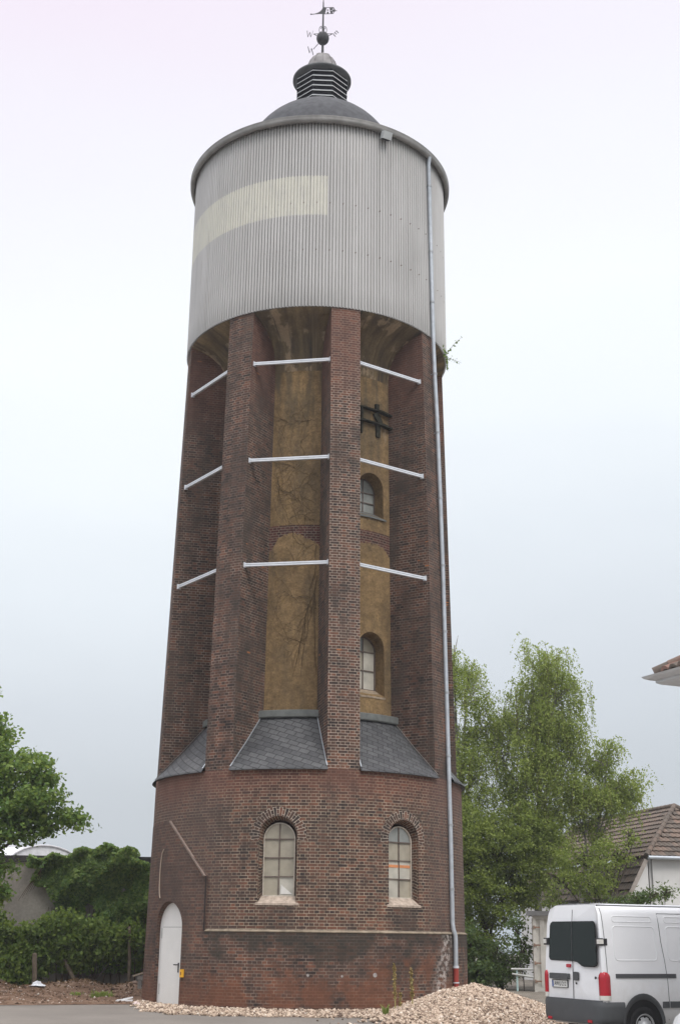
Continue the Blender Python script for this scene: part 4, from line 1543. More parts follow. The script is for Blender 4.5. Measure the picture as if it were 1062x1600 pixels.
bush('shrub', 'arching shrub spray against the white wall above the van', 'shrub', (11.3, 6.0, 0),
     [((11.1, 6, 3.0), (0.45, 0.4, 0.22)), ((11.6, 6, 3.15), (0.45, 0.3, 0.16)), ((12.05, 6, 3.3), (0.4, 0.3, 0.12)), ((10.6, 6.2, 2.9), (0.5, 0.4, 0.25))], 1300, 0.13, M_SHRUB, 26, 0.03, aspect=0.35)

# maple on the left
bush('maple_tree', 'big green maple with branches reaching over the barrel roof', 'tree', (-12.0, 3.0, 0),
     [((-11.0, 3, 8.3), (1.0, 1.2, 1.2)), ((-10.2, 3, 7.8), (0.55, 0.8, 0.8)), ((-10.6, 3, 7.0), (1.2, 1.3, 0.8)), ((-9.3, 3, 6.7), (1.0, 1.1, 0.55)), ((-8.5, 3, 6.6), (0.55, 0.8, 0.45)), ((-9.6, 2.8, 5.7), (1.3, 1.2, 0.7)),
      ((-8.3, 2.9, 5.7), (0.9, 0.9, 0.45)), ((-11.3, 2.8, 5.2), (1.3, 1.3, 1.0)), ((-7.5, 3, 5.15), (0.7, 0.6, 0.25)), ((-9.4, 2.8, 4.8), (1.2, 1.0, 0.4)), ((-10.4, 2.8, 4.0), (0.8, 0.9, 0.6)), ((-9.8, 2.8, 3.6), (0.75, 0.8, 0.5)), ((-9.7, 2.8, 2.95), (0.6, 0.6, 0.3)), ((-10.2, 2.8, 2.5), (0.5, 0.6, 0.4)), ((-8.5, 2.9, 5.0), (0.8, 0.7, 0.3))],
     27000, 0.135, M_MAPLE, 31, 0.22, aspect=0.7)

# ------------------------------------------------------------------ left: wall, vine, posts
def wall_mat():
    t = NT('stained_wall_render', 0.95, 0.15)
    o = t.obj()
    n1 = t.noise(t.mapping(o, (0.7, 1, 0.35)), 1.4, 5, 0.6)
    n2 = t.noise(o, 12, 4, 0.6)
    col = t.ramp(n1, [(0.3, (0.23, 0.21, 0.185)), (0.7, (0.36, 0.335, 0.30))])
    col = t.mix(0.3, col, t.ramp(n2, [(0.3, 0.3), (0.7, 0.7)]), 'OVERLAY')
    t.color(col)
    return t.done()


wall = thing('boundary_wall', 'grey rendered wall half hidden under climbing vine', 'wall', (-10, 7.6, 0))
mb = MB()
mb.box((1.0, 0.1, 2.05), (18, 0.3, 4.1))
mb.build('wall_body', wall_mat(), wall)
mb = MB()
mb.box((1.0, 0.1, 4.21), (18.1, 0.46, 0.20))
mb.build('coping', plain('dark_coping', (0.055, 0.052, 0.050), 0.9, 0.2, 0, 0.3, 4), wall)

rnd = random.Random(41)
vine = thing('climbing_vine', 'thick dark green vine covering the grey rendered wall', 'vine', (0, 0, 0))
pts, nrm = [], []


def vine_depth(x, z):
    return 0.32 + 0.34 * (math.sin(x * 2.9 + z * 1.4) + math.sin(z * 3.9 - x * 1.7)) * 0.5 + 0.10 * math.sin(x * 8.1 + 2) * math.sin(z * 7.3) + 0.25 * max(0, (z - 3.0)) * 0.6


for _ in range(105000):
    x, z = rnd.uniform(-9.6, -4.3), rnd.uniform(0.5, 4.75)
    topz = 4.25 + 0.42 * math.exp(-((x + 6.9) / 1.25) ** 2) + 0.08 * math.sin(x * 7)
    if x > -5.9:
        topz = 4.2 - 0.25 * (x + 5.9)
    if z > topz:
        continue
    lft = -9.15 + 0.18 * math.sin(z * 3.1) + (0.45 if z < 3.3 else 0) - (0.5 if z > 3.9 else 0)
    if x < lft + rnd.gauss(0, 0.08):
        continue
    if math.hypot((x + 7.42 - 0.25 * (z - 2.46)) / 0.30, (z - 2.46) / 0.33) < 1.0 + rnd.gauss(0, 0.2) + 0.25 * math.sin(9 * x + 7 * z):
        continue
    if math.hypot((x + 7.75) / 0.22, (z - 2.02) / 0.16) < 1.0 + rnd.gauss(0, 0.15):
        continue
    dens = 1.0 if z > 2.7 else (0.75 if z > 1.9 else 0.22)
    dens *= 0.75 + 0.25 * math.sin(x * 3.7 + 1.3) * math.cos(z * 3.3)
    if rnd.random() > dens:
        continue
    y = 7.55 - vine_depth(x, z) * (0.35 + 0.65 * rnd.random()) * (1.0 if z > 1.8 else 0.6)
    if z > topz - 0.3 and rnd.random() < 0.4:
        y = rnd.uniform(7.1, 8.0)
    pts.append((x, y, z))
    nrm.append((0.1, -0.85, 0.5))
leaves('foliage', pts, 0.115, M_VINE, vine, 42, aspect=0.9, normals=nrm, flat=0.45)
mb = MB()
for k in range(26):
    x = -9.0 + 3.9 * k / 25 + rnd.uniform(-0.1, 0.1)
    mb.tube([(x + rnd.uniform(-.15, .15), 7.25 + rnd.uniform(-.2, .2), 0.05), (x + rnd.uniform(-.1, .1), 7.4, 1.2), (x + rnd.uniform(-.2, .2), 7.42, 2.6)], [0.02, 0.016, 0.010], 5)
for k in range(6):
    x = -9.15 + 0.04 * k
    mb.tube([(x, 7.3, 4.1), (x - 0.12 * k, 7.3, 3.6 - 0.06 * k), (x - 0.16 * k - 0.1, 7.32, 3.3 - 0.1 * k)], [0.014, 0.012, 0.006], 4)
mb.build('stem', M_TWIG, vine)

hd = [('hedge_shrub', 'bright green bushy shrub below the maple branches', [((-10.6, 5.6, 0.95), (1.0, 0.7, 0.85)), ((-9.7, 5.5, 0.75), (0.7, 0.6, 0.7)), ((-10.3, 5.8, 1.9), (0.7, 0.5, 0.7)), ((-9.6, 5.9, 1.65), (0.35, 0.4, 0.35))], 9500, 51),
      ('hedge_shrub', 'broad green shrub around the short leaning fence posts', [((-8.7, 5.9, 1.15), (0.7, 0.5, 0.7)), ((-8.1, 6.0, 1.9), (0.5, 0.4, 0.5)), ((-9.2, 5.8, 1.5), (0.45, 0.5, 0.55)), ((-9.0, 5.7, 0.6), (0.5, 0.4, 0.5)), ((-7.9, 5.9, 1.35), (0.45, 0.4, 0.35)), ((-8.6, 6.1, 2.05), (0.3, 0.3, 0.35))], 8500, 52),
      ('hedge_shrub', 'loose green shrub in front of the vine near the tower door', [((-7.1, 6.3, 1.75), (0.5, 0.35, 0.4)), ((-6.4, 6.4, 1.45), (0.4, 0.3, 0.5)), ((-7.5, 6.2, 1.1), (0.45, 0.3, 0.4)), ((-6.8, 6.3, 1.2), (0.35, 0.3, 0.25)), ((-5.9, 6.5, 1.8), (0.3, 0.3, 0.45))], 4200, 53)]
for nm, lb, lobes, n, sd_ in hd:
    bush(nm, lb, 'shrub', (lobes[0][0][0], lobes[0][0][1], 0.0), lobes, n, 0.12, M_HEDGE, sd_, 0.03, aspect=0.85)

for p0, p1, w, lb in (((-8.62, 5.1, 0.0), (-8.70, 5.1, 1.15), 0.17, 'short thick upright wooden post in the broad green shrub'),
                      ((-5.78, 6.3, 0.0), (-5.88, 6.3, 2.0), 0.11, 'tall thin wooden post beside the tower'),
                      ((-7.25, 5.6, 0.0), (-7.85, 5.8, 0.95), 0.14, 'leaning wooden post under the vine')):
    mb = MB()
    a, b = Vector(p0) - Vector((0, 0, 0.1)), Vector(p1)
    mb.tube([a, a.lerp(b, 0.5) + Vector((0.015, 0, 0)), b - (b - a).normalized() * 0.03, b], [w * 0.5, w * 0.48, w * 0.46, w * 0.3], 8)
    tag(mb.build('fence_post', M_POST), lb, 'post', 'old posts in front of the vine')

# white barrel roof far behind the wall
root = thing('barrel_roof_hall', 'white hall with rounded roof showing above the vine wall', 'building', (-13.9, 24.0, 0.0), R_(66))
mb = MB()
P, UV = [], []
for k in range(17):
    a = PI * k / 16
    P.append([(3.6 * math.cos(a) * -1, y, 4.0 + 1.62 * math.sin(a)) for y in (-2, 2, 8)])
mb.grid(P, None, 0, True)
mb.build('roof', plain('white_roof_sheet', (0.74, 0.75, 0.77), 0.5, 0.3, 0, 0.04, 2), root)
mb = MB()
for y in (-2.02, -0.4, 1.4):
    mb.tube([(3.63 * -math.cos(PI * k / 16), y, 4.0 + 1.65 * math.sin(PI * k / 16)) for k in range(17)], 0.05, 6)
mb.build('roof_rib', plain('roof_seam', (0.5, 0.5, 0.52), 0.6), root)
mb = MB()
pts2 = [(-3.55, -4.0)] + [(3.55 * -math.cos(PI * k / 16), 1.6 * math.sin(PI * k / 16)) for k in range(17)] + [(3.55, -4.0)]
mb.poly(list(reversed(pts2)), (0, -1.9, 4.0), (1, 0, 0), (0, 0, 1), 0.2)
mb.box((-3.4, 3, 2), (0.2, 9.5, 4.0))
mb.box((3.4, 3, 2), (0.2, 9.5, 4.0))
mb.build('wall', plain('hall_wall', (0.74, 0.75, 0.77), 0.8), root)

# ------------------------------------------------------------------ gravel: strip and heap
def stones(pts, size, seed, name, mat):
    rs = np.random.RandomState(seed)
    p = np.asarray(pts)
    n = len(p)
    base = np.array([[1, 0, 0], [-1, 0, 0], [0, 1, 0], [0, -1, 0], [0, 0, 1], [0, 0, -1]], float)
    tri = np.array([[0, 2, 4], [2, 1, 4], [1, 3, 4], [3, 0, 4], [2, 0, 5], [1, 2, 5], [3, 1, 5], [0, 3, 5]])
    v = base[None] * (0.6 + 0.8 * rs.rand(n, 6, 1)) * (size * (0.45 + 1.3 * rs.rand(n, 1, 1) ** 2.5)) * np.array([1, 1, 0.72])
    a = rs.rand(n) * 2 * PI
    ca, sa = np.cos(a), np.sin(a)
    x = v[:, :, 0] * ca[:, None] - v[:, :, 1] * sa[:, None]
    y = v[:, :, 0] * sa[:, None] + v[:, :, 1] * ca[:, None]
    v[:, :, 0], v[:, :, 1] = x, y
    tl = rs.normal(size=(n, 1, 2)) * 0.35
    v[:, :, 2] += v[:, :, 0] * tl[:, :, 0] + v[:, :, 1] * tl[:, :, 1]
    v += p[:, None, :]
    idx = (np.arange(n)[:, None, None] * 6 + tri[None]).reshape(-1)
    me = bpy.data.meshes.new(name)
    me.vertices.add(n * 6)
    me.vertices.foreach_set('co', v.reshape(-1).astype(np.float32))
    me.loops.add(len(idx))
    me.loops.foreach_set('vertex_index', idx.astype(np.int32))
    me.polygons.add(n * 8)
    me.polygons.foreach_set('loop_start', np.arange(0, n * 24, 3, dtype=np.int32))
    me.update(calc_edges=True)
    me.materials.append(mat)
    o = bpy.data.objects.new(name, me)
    C.objects.link(o)
    return o


def gravel_mat():
    t = NT('gravel_stones', 0.9, 0.2)
    g = t.n('ShaderNodeNewGeometry')
    col = t.ramp(g.outputs['Random Per Island'], [(0.0, (0.11, 0.078, 0.060)), (0.2, (0.27, 0.20, 0.15)), (0.45, (0.41, 0.315, 0.24)), (0.75, (0.53, 0.42, 0.325)), (0.95, (0.60, 0.50, 0.40)), (1.0, (0.68, 0.62, 0.54))])
    t.color(col)
    return t.done()


M_GRAVEL = gravel_mat()
M_GRAVBED = plain('gravel_bed', (0.30, 0.235, 0.18), 0.95, 0.1, 0, 0.4, 20)
HX, HY = 3.92, -6.75


def heap_h(x, y):
    dx, dy = x - HX, y - HY
    d = math.hypot(dx / 1.06, dy / (0.95 if dy > 0 else 1.75))
    ang = math.atan2(dy, dx)
    rr = 2.05 + 0.25 * math.sin(2 * ang + 0.6) + 0.12 * math.sin(5 * ang)
    h = 0.80 * (1 - d / rr)
    if h > 0.55:
        h = 0.55 + (h - 0.55) * 0.62
    if h < 0.12:
        h = 0.12 * math.exp((h - 0.12) / 0.12 * 0.9)
    h = max(h, 0.22 * (1 - math.hypot((x - 4.15) / 0.75, (y + 12.3) / 1.5)))
    return h + 0.02 * math.sin(x * 6) * math.cos(y * 5)


rnd = random.Random(61)
mb = MB()
P = []
for i in range(61):
    x = HX - 3.0 + 6.0 * i / 60
    P.append([(x, y, ground_z(x, y) + heap_h(x, y) - 0.055) for y in [HY - 7.5 + 10.5 * j / 90 for j in range(91)]])
mb.grid(P, None, 0, True)
hp = mb.build('gravel_heap', M_GRAVBED)
tag(hp, 'heap of pale pinkish gravel in front of the tower beside the van', 'gravel heap', kind='stuff')
pts = []
while len(pts) < 40000:
    x, y = HX + rnd.gauss(0, 1.25), HY - 0.9 + rnd.gauss(0, 1.7)
    if math.hypot(x, y) < 4.7:
        continue
    h = heap_h(x, y)
    if h < 0.05 and rnd.random() > math.exp((h - 0.05) * 60):
        continue
    pts.append((x, y, ground_z(x, y) + h + rnd.uniform(-0.015, 0.012)))
st = stones(pts, 0.034, 62, 'heap_stones', M_GRAVEL)
st.parent = hp
st['kind'] = 'stuff'

pts = []
mb = MB()
P = []
for i in range(121):
    a = -72 + 150 * i / 120
    wob = 0.10 * math.sin(a * 0.7) + 0.06 * math.sin(a * 1.9)
    edge_r = 4.70 + 2.8 * sstep((a + 68) / 52) + wob if a < -25 else 7.5 + wob
    P.append([on(a, 4.5 + (edge_r - 4.5) * k / 3, 0.008 if k < 3 else 0.006) for k in range(4)])
    for _ in range(95):
        r = 4.55 + (edge_r - 4.5 + 0.08 * rnd.gauss(0, 1)) * rnd.random()
        aa = a + rnd.uniform(-0.7, 0.7)
        q = on(aa, r, 0)
        pts.append((q.x, q.y, ground_z(q.x, q.y) + rnd.uniform(0.0, 0.03)))
mb.grid(P, None, 0, True)
gs = mb.build('gravel_strip', M_GRAVBED)
tag(gs, 'strip of pale loose gravel round the foot of the tower', 'gravel', kind='stuff')
st = stones(pts, 0.034, 63, 'strip_stones', M_GRAVEL)
st.parent = gs
st['kind'] = 'stuff'

# ------------------------------------------------------------------ litter, weeds, stalks
rnd = random.Random(71)
mb = MB()
mb.box((0, 0, 0.06), (0.46, 0.12, 0.035), (Vector((0.97, 0.1, 0.2)).normalized(), Vector((-0.1, 0.99, 0)).normalized(), Vector((-0.2, 0, 0.98))))
mb.box((0.02, 0, 0.03), (0.42, 0.16, 0.04))
o = mb.build('plank', plain('white_board', (0.70, 0.70, 0.71), 0.6))
o.location = (-4.85, -1.6, 0.03)
tag(o, 'short white board lying on the gravel before the white door', 'board')


def crumple(name, loc, s, mat, label, cat, seed):
    rnd = random.Random(seed)
    mb = MB()
    P = []
    for i in range(9):
        P.append([(s * (i / 8 - 0.5) * 2 + rnd.gauss(0, s * .08), s * (j / 6 - 0.5) * 1.4 + rnd.gauss(0, s * .08), s * 0.55 * math.exp(-((i - 4) / 3) ** 2 - ((j - 3) / 2.4) ** 2) * rnd.uniform(0.4, 1.4) + 0.01) for j in range(7)])
    mb.grid(P, None, 0, False)
    o = mb.build(name, mat)
    o.location = loc
    return tag(o, label, cat)


M_FOIL = plain('plastic_film', (0.66, 0.68, 0.72), 0.4, 0.4)
crumple('plastic_sheet', (-8.25, 3.75, soil_h(-8.25, 3.75)), 0.24, M_FOIL, 'crumpled white plastic sheet lying on the soil', 'litter', 1)
crumple('plastic_sheet', (-10.1, 3.4, soil_h(-10.1, 3.4)), 0.14, M_FOIL, 'small white plastic scrap beside the largest brown stone', 'litter', 2)
crumple('paper_scrap', (-4.35, -2.95, 0.03), 0.10, plain('scrap_paper', (0.6, 0.5, 0.48), 0.8), 'scrap of paper against the tower wall by the door', 'litter', 3)


def rock(loc, s, seed, label):
    rnd = random.Random(seed)
    mb = MB()
    P = []
    for k in range(9):
        a = 2 * PI * k / 9
        P.append([(s * math.sin(p) * math.cos(a) * rnd.uniform(.8, 1.2), s * math.sin(p) * math.sin(a) * rnd.uniform(.8, 1.2), s * .7 * math.cos(p) * rnd.uniform(.85, 1.1)) for p in (0.05, 0.6, 1.2, 1.8, 2.5)])
    mb.grid(P, None, 0, False, close_u=True)
    o = mb.build('rubble_stone', plain('rubble', (0.20, 0.15, 0.12), 0.95, 0.1, 0, 0.3, 6))
    o.location = loc
    return tag(o, label, 'stone', 'stones on the soil')


for q in range(14):
    x, y = rnd.uniform(-10.4, -5.3), rnd.uniform(2.5, 5.2)
    rock((x, y, soil_h(x, y) + 0.02), rnd.uniform(0.05, 0.12), 80 + q, 'small brown stone lying among others on the red soil')
rock((-10.3, 5.0, soil_h(-10.3, 5.0) + 0.08), 0.30, 99, 'largest brown stone lying below the bright green bushy shrub')


def tuft(name, label, cat, loc, n, h, spread, mat, seed, w=0.03):
    rnd = random.Random(seed)
    mb = MB()
    for _ in range(n):
        a = rnd.uniform(0, 2 * PI)
        b = Vector((math.cos(a), math.sin(a), 0))
        s = Vector((-b.y, b.x, 0)) * w * rnd.uniform(.5, 1)
        r0 = b * rnd.uniform(0, spread)
        hh = h * rnd.uniform(0.5, 1.1)
        m_, e_ = r0 + b * 0.18 * hh + ZU * hh * 0.65, r0 + b * hh * rnd.uniform(0.2, 0.7) + ZU * hh * rnd.uniform(.7, 1)
        mb.face([r0 - s, r0 + s, m_ + s * .8, m_ - s * .8])
        mb.face([m_ - s * .8, m_ + s * .8, e_])
    o = mb.build(name, mat)
    o.location = loc
    return tag(o, label, cat)


tuft('grass_tuft', 'light green grass tuft on the soil edge near the board', 'plant', (-5.75, 0.3, 0.02), 150, 0.22, 0.36, M_WEED, 5)
tuft('grass_tuft', 'smaller grass tuft on the soil, away from the white board', 'plant', (-6.6, 1.2, 0.03), 60, 0.15, 0.22, M_WEED, 6)
tuft('weed_plant', 'fresh green weed growing at the foot of the gravel heap by the dry stalks', 'plant', (1.82, -7.6, 0.02), 26, 0.36, 0.05, M_WEED, 7, 0.022)


def mullein(loc, h, label, seed):
    rnd = random.Random(seed)
    root = thing('mullein_stalk', label, 'plant', loc, 0, 'dry stalks by the gravel heap')
    mb = MB()
    lean = rnd.uniform(-0.05, 0.05)
    mb.tube([(0, 0, -0.05), (lean * .3, 0, h * .5), (lean, 0, h)], [0.016, 0.013, 0.007], 6)
    mb.build('stem', plain('straw_stem', (0.33, 0.29, 0.12), 0.9), root)
    pts = []
    for k in range(int(190 * h)):
        s = rnd.uniform(0.33, 1.0)
        a = rnd.uniform(0, 2 * PI)
        r = 0.05 * (1.15 - s * 0.55) * rnd.random() ** .5 * (1 if (math.sin(s * 40 + seed) > -0.4) else 0.4)
        pts.append((lean * s + r * math.cos(a), r * math.sin(a), s * h))
    leaves('seed_head', pts, 0.055, M_DRY, root, seed, aspect=0.8)
    return root


mullein((2.08, -6.9, 0.0), 1.16, 'tallest dry yellow stalk in front of the brick plinth', 3)
mullein((2.42, -7.6, 0.12), 0.95, 'second tallest dry stalk, rooted in the gravel heap itself', 4)
mullein((2.20, -6.7, 0.03), 0.48, 'shortest dry stalk, between the two tall ones', 5)

pts = []
while len(pts) < 3200:
    x, y = rnd.uniform(-11.5, -4.6), rnd.uniform(-4.4, 5.6)
    if y < -4.6 + 0.35 * (x + 10.5) + 0.3 or math.hypot(x, y) < 5.0 or (y < 1 and rnd.random() < 0.5):
        continue
    pts.append((x, y, soil_h(x, y) + rnd.uniform(-0.01, 0.015)))
M_CLOD = NT('soil_clods', 0.95, 0.1)
_g = M_CLOD.n('ShaderNodeNewGeometry')
M_CLOD.color(M_CLOD.ramp(_g.outputs['Random Per Island'], [(0.0, (0.07, 0.045, 0.032)), (0.5, (0.17, 0.105, 0.072)), (0.85, (0.26, 0.18, 0.135)), (1.0, (0.45, 0.40, 0.35))]))
tag(stones(pts, 0.036, 64, 'soil_clods', M_CLOD.done()), 'brown clods and small stones strewn over the bare soil', 'rubble', kind='stuff')
pts = []
for _ in range(800):
    x, y = rnd.uniform(-11, -5), rnd.gauss(5.0, 0.9)
    pts.append((x, min(6.5, y), soil_h(x, min(6.5, y)) + rnd.uniform(0, 0.06)))
tag(leaves('dead_leaves', pts, 0.10, plain('dead_leaf_brown', (0.15, 0.10, 0.055), 0.9, 0.1, 0, 0.5, 3), None, 65, aspect=0.5), 'dry brown leaves lying on the soil under the shrubs', 'leaf litter', kind='stuff')

# broken post box at the tower's left edge
root = thing('old_letter_box', 'weathered box on a stub with tilted lid at the tower foot', 'box', (-5.15, 4.0, 0))
mb = MB()
mb.box((0, 0, 0.20), (0.11, 0.11, 0.50))
mb.build('stub', plain('grey_stub', (0.30, 0.29, 0.27), 0.9, 0.1, 0, 0.2, 5), root)
mb = MB()
mb.box((0.02, 0, 0.47), (0.2, 0.16, 0.14))
mb.build('box_body', plain('grey_box', (0.24, 0.23, 0.21), 0.8, 0.1, 0, 0.2, 5), root)
mb = MB()
mb.box((-0.02, 0, 0.58), (0.42, 0.2, 0.05), (Vector((0.94, 0, 0.30)).normalized(), Vector((0, 1, 0)), Vector((-0.30, 0, 0.94)).normalized()))
mb.build('lid', plain('bleached_wood', (0.42, 0.36, 0.28), 0.9, 0.1, 0, 0.2, 5), root)

# dead creeper on the shaft
rnd = random.Random(91)
mb = MB()


def creep(a, z, da, dz, w, depth, lo, hi, zlo, zhi):
    pts = []
    n = rnd.randint(5, 9)
    for k in range(n):
        pts.append(on(a, r_shaft(z) + 0.012, z))
        if k < n - 1 and depth < 2 and rnd.random() < 0.40:
            creep(a, z, da * rnd.uniform(.5, 1.2) + rnd.gauss(0, 0.6), dz + rnd.gauss(0, 0.12), w * 0.7, depth + 1, lo, hi, zlo, zhi)
        a += da + rnd.gauss(0, 0.35)
        z += dz + rnd.gauss(0, 0.05)
        da += rnd.gauss(0, 0.25)
        dz += rnd.gauss(0, 0.02)
        if not (lo < a < hi) or not (zlo < z < zhi):
            break
    if len(pts) > 1:
        mb.tube(pts, [w * (1 - 0.6 * k / len(pts)) for k in range(len(pts))], 3, caps=False)


for _ in range(6):
    creep(rnd.uniform(-3, 3), rnd.uniform(9.3, 12.2), rnd.uniform(-2.6, -1.4), rnd.uniform(-0.10, 0.12), 0.0055, 0, -22, 3.2, 8.9, 12.6)
for _ in range(11):
    creep(rnd.uniform(-20, 2), rnd.uniform(12.9, 16.5), rnd.choice((-1, 1)) * rnd.uniform(1.2, 2.4), rnd.uniform(-0.02, 0.16), 0.005, 0, -24, 3.2, 12.6, 17.2)
for _ in range(30):
    creep(rnd.uniform(-22, 3), rnd.uniform(9.2, 16.8), rnd.choice((-1, -1, 1)) * rnd.uniform(1.0, 2.6), rnd.uniform(-0.10, 0.14), 0.0042, 1, -24, 3.2, 8.8, 17.2)
creep(1.5, 12.5, -0.5, -0.28, 0.010, 0, -25, 3.2, 8.6, 12.9)
creep(2.5, 11.6, -1.2, -0.22, 0.010, 0, -25, 3.2, 8.6, 12.9)
tag(mb.build('dead_creeper', M_TWIG), 'leafless dead creeper twigs clinging to the yellow shaft wall', 'creeper')

# plant sprouting under the tank
root = thing('sprouting_plant', 'small leafy plant sprouting from under the tank behind the downpipe', 'plant', (0, 0, 0))
mb = MB()
s0 = Vector((4.18, 0.0, 20.0))
br1 = [s0, Vector((4.36, 0, 20.42)), Vector((4.58, 0, 20.72)), Vector((4.84, 0, 20.98))]
br2 = [s0, Vector((4.34, 0, 20.20)), Vector((4.55, 0, 20.12)), Vector((4.80, 0, 20.02))]
br3 = [s0 + Vector((0, 0, -0.1)), Vector((4.25, -0.15, 20.12)), Vector((4.22, -0.4, 20.2))]
for b in (br1, br2, br3):
    mb.tube([p - ZU * 0.15 for p in b], [0.012, 0.009, 0.006, 0.003][:len(b)], 5)
mb.build('stem', M_TWIG, root)
pts = []
for b in (br1, br2):
    for p0, p1 in zip(b, b[1:]):
        for _ in range(8):
            p = p0.lerp(p1, rnd.random()) - ZU * 0.15
            pts.append((p.x + rnd.gauss(0, .03), p.y + rnd.gauss(0, .04), p.z + rnd.gauss(0, .045)))
for _ in range(70):
    q = on(rnd.uniform(70, 88), 4.30, rnd.uniform(19.45, 19.75))
    pts.append((q.x, q.y, q.z))
leaves('foliage', pts, 0.09, M_MAPLE, root, 5, aspect=0.6)

# ------------------------------------------------------------------ background right
def tiled_plane(mb, o, du, dv, nu, nv, clip=None, mi=0, wave=0.035, cw=0.22, ch=0.34, uvo=0):
    """pantile roof: o = eave corner, du along the eave (unit), dv up the slope (unit); clip(u,v) tells which tiles exist"""
    nz = du.cross(dv).normalized()
    if nz.z < 0:
        nz = -nz
    for j in range(nv):
        for i in range(nu):
            u0, v0 = i * cw, j * ch
            if clip and not clip(u0 + cw / 2, v0 + ch / 2):
                continue
            for q in range(3):
                fa, fb = q / 3, (q + 1) / 3
                za, zb = wave * math.sin(fa * PI) ** 1.0, wave * math.sin(fb * PI)
                p = [o + du * (u0 + fa * cw) + dv * v0 + nz * (za + 0.06), o + du * (u0 + fb * cw) + dv * v0 + nz * (zb + 0.06),
                     o + du * (u0 + fb * cw) + dv * (v0 + ch * 1.1) + nz * (zb + 0.002), o + du * (u0 + fa * cw) + dv * (v0 + ch * 1.1) + nz * (za + 0.002)]
                mb.face(p, [(i + uvo + .5, j + .5)] * 4, mi)
                mb.face([p[0] - nz * 0.065, p[1] - nz * 0.065, p[1], p[0]], [(i + uvo + .5, j + .5)] * 4, mi)


# tiled house behind the container: ridge runs away to the left, hip end towards the camera
house = thing('tiled_house', 'white house with mossy hipped tile roof behind the container', 'house', (0, 0, 0))
ea = Vector((-0.22, 0.975, 0)).normalized()        # along the ridge, away from us
na = Vector((-ea.y, ea.x, 0))                      # left side normal (towards camera-left)
RZ, EZ = 7.16, 4.88
HB = 3.0                                          # half width of the house roof
E0 = Vector((13.30, 13.0, EZ))                     # eave corner left/near
ridge_end = E0 - na * HB + ea * HB
ridge_end.z = RZ
slope = math.atan2(RZ - EZ, HB)
sl_len = math.hypot(RZ - EZ, HB)
dvL = (-na * math.cos(slope) + ZU * math.sin(slope))
dvF = (ea * math.cos(slope) + ZU * math.sin(slope))
mb = MB()
EXT = 1.9                                          # the left slope runs on down over a lean-to
oL = E0 - dvL * 0.0
tiled_plane(mb, oL, ea, dvL, 60, int(sl_len / 0.34) + 1, lambda u, v: u > v * math.cos(slope) and v < sl_len, 0)
tiled_plane(mb, E0 - na * 0.0, -na, dvF, 25, int(sl_len / 0.34) + 1, lambda u, v: v * math.cos(slope) < u < 2 * HB - v * math.cos(slope) and v < sl_len, 0, uvo=100)
# right slope
E1 = E0 - na * 2 * HB
dvR = (na * math.cos(slope) + ZU * math.sin(slope))
tiled_plane(mb, E1, ea, dvR, 60, int(sl_len / 0.34) + 1, lambda u, v: u > v * math.cos(slope) and v < sl_len, 0, uvo=200)
rf = mb.build('roof', M_TILE, house)
mb = MB()


def ridge_tiles(mb, a, b, r=0.10, n=None):
    a, b = Vector(a), Vector(b)
    n = n or int((b - a).length / 0.36)
    for k in range(n):
        p0, p1 = a.lerp(b, k / n), a.lerp(b, (k + 1.12) / n)
        mb.tube([p0 - ZU * 0.01, p1 + ZU * 0.0], [r * 1.12, r * 0.92], 8)
    for k, f in enumerate(mb.uv):
        mb.uv[k] = [(k // 10 + 300.5, 0.5)] * len(f)


ridge_tiles(mb, E0 + ZU * 0.05, ridge_end + ZU * 0.06)
ridge_tiles(mb, ridge_end + ZU * 0.06, ridge_end + ea * 9 + ZU * 0.06)
ridge_tiles(mb, E1 + ZU * 0.05, ridge_end + ZU * 0.06)
mb.build('ridge_tiles', M_TILE, rf)
mb = MB()
slope2 = R_(60)
dv2 = (-na * math.cos(slope2) + ZU * math.sin(slope2))
oLean = E0 - dv2 * 1.75 + ea * 0.05 - ZU * 0.06
tiled_plane(mb, oLean, ea, dv2, 55, 5, None, 0)
mb.build('lean_to_roof', M_TILE_D, house)
mb = MB()
inset = 0.35
c0 = E0 + ea * inset - na * inset
w1, w2 = 2 * (HB - inset), 12.0
for (p, d, L) in ((c0, -na, w1), (c0, ea, w2), (c0 - na * w1, ea, w2)):
    q = p + d * L
    nrm_ = d.cross(ZU)
    mid_ = (p + q) / 2
    mb.box(Vector((mid_.x, mid_.y, (EZ - 0.05) / 2)), (L, 0.2, EZ - 0.05), (d, nrm_, ZU))
# gable of the lean-to
g0 = E0 + ea * 0.15
lo = oLean + ea * 0.1
mb.face([(g0.x - na.x * 0.1, g0.y - na.y * 0.1, 0), (g0.x - na.x * 0.1, g0.y - na.y * 0.1, EZ - 0.15), (lo.x, lo.y, lo.z - 0.08), (lo.x, lo.y, 0)])
mb.face([(lo.x, lo.y, 0), (lo.x, lo.y, lo.z - 0.1), tuple(lo + ea * 11 - ZU * 0.1), (lo.x + ea.x * 11, lo.y + ea.y * 11, 0)])
mb.build('wall', M_WALLWHITE, house)
mb = MB()
mb.tube([E0 - na * 0.05 - ea * 0.06 - ZU * 0.03, E1 - ea * 0.06 - ZU * 0.03], 0.07, 8)
mb.build('gutter', M_PIPE, house)
mb = MB()
mb.bar(E0 + ea * 0.03 - ZU * 0.12, oLean + ea * 0.03 - ZU * 0.06, 0.16, 0.03, dv2.cross(ea))
mb.build('barge_board', plain('old_barge_board', (0.36, 0.32, 0.29), 0.9, 0.1, 0, 0.2, 5), house)

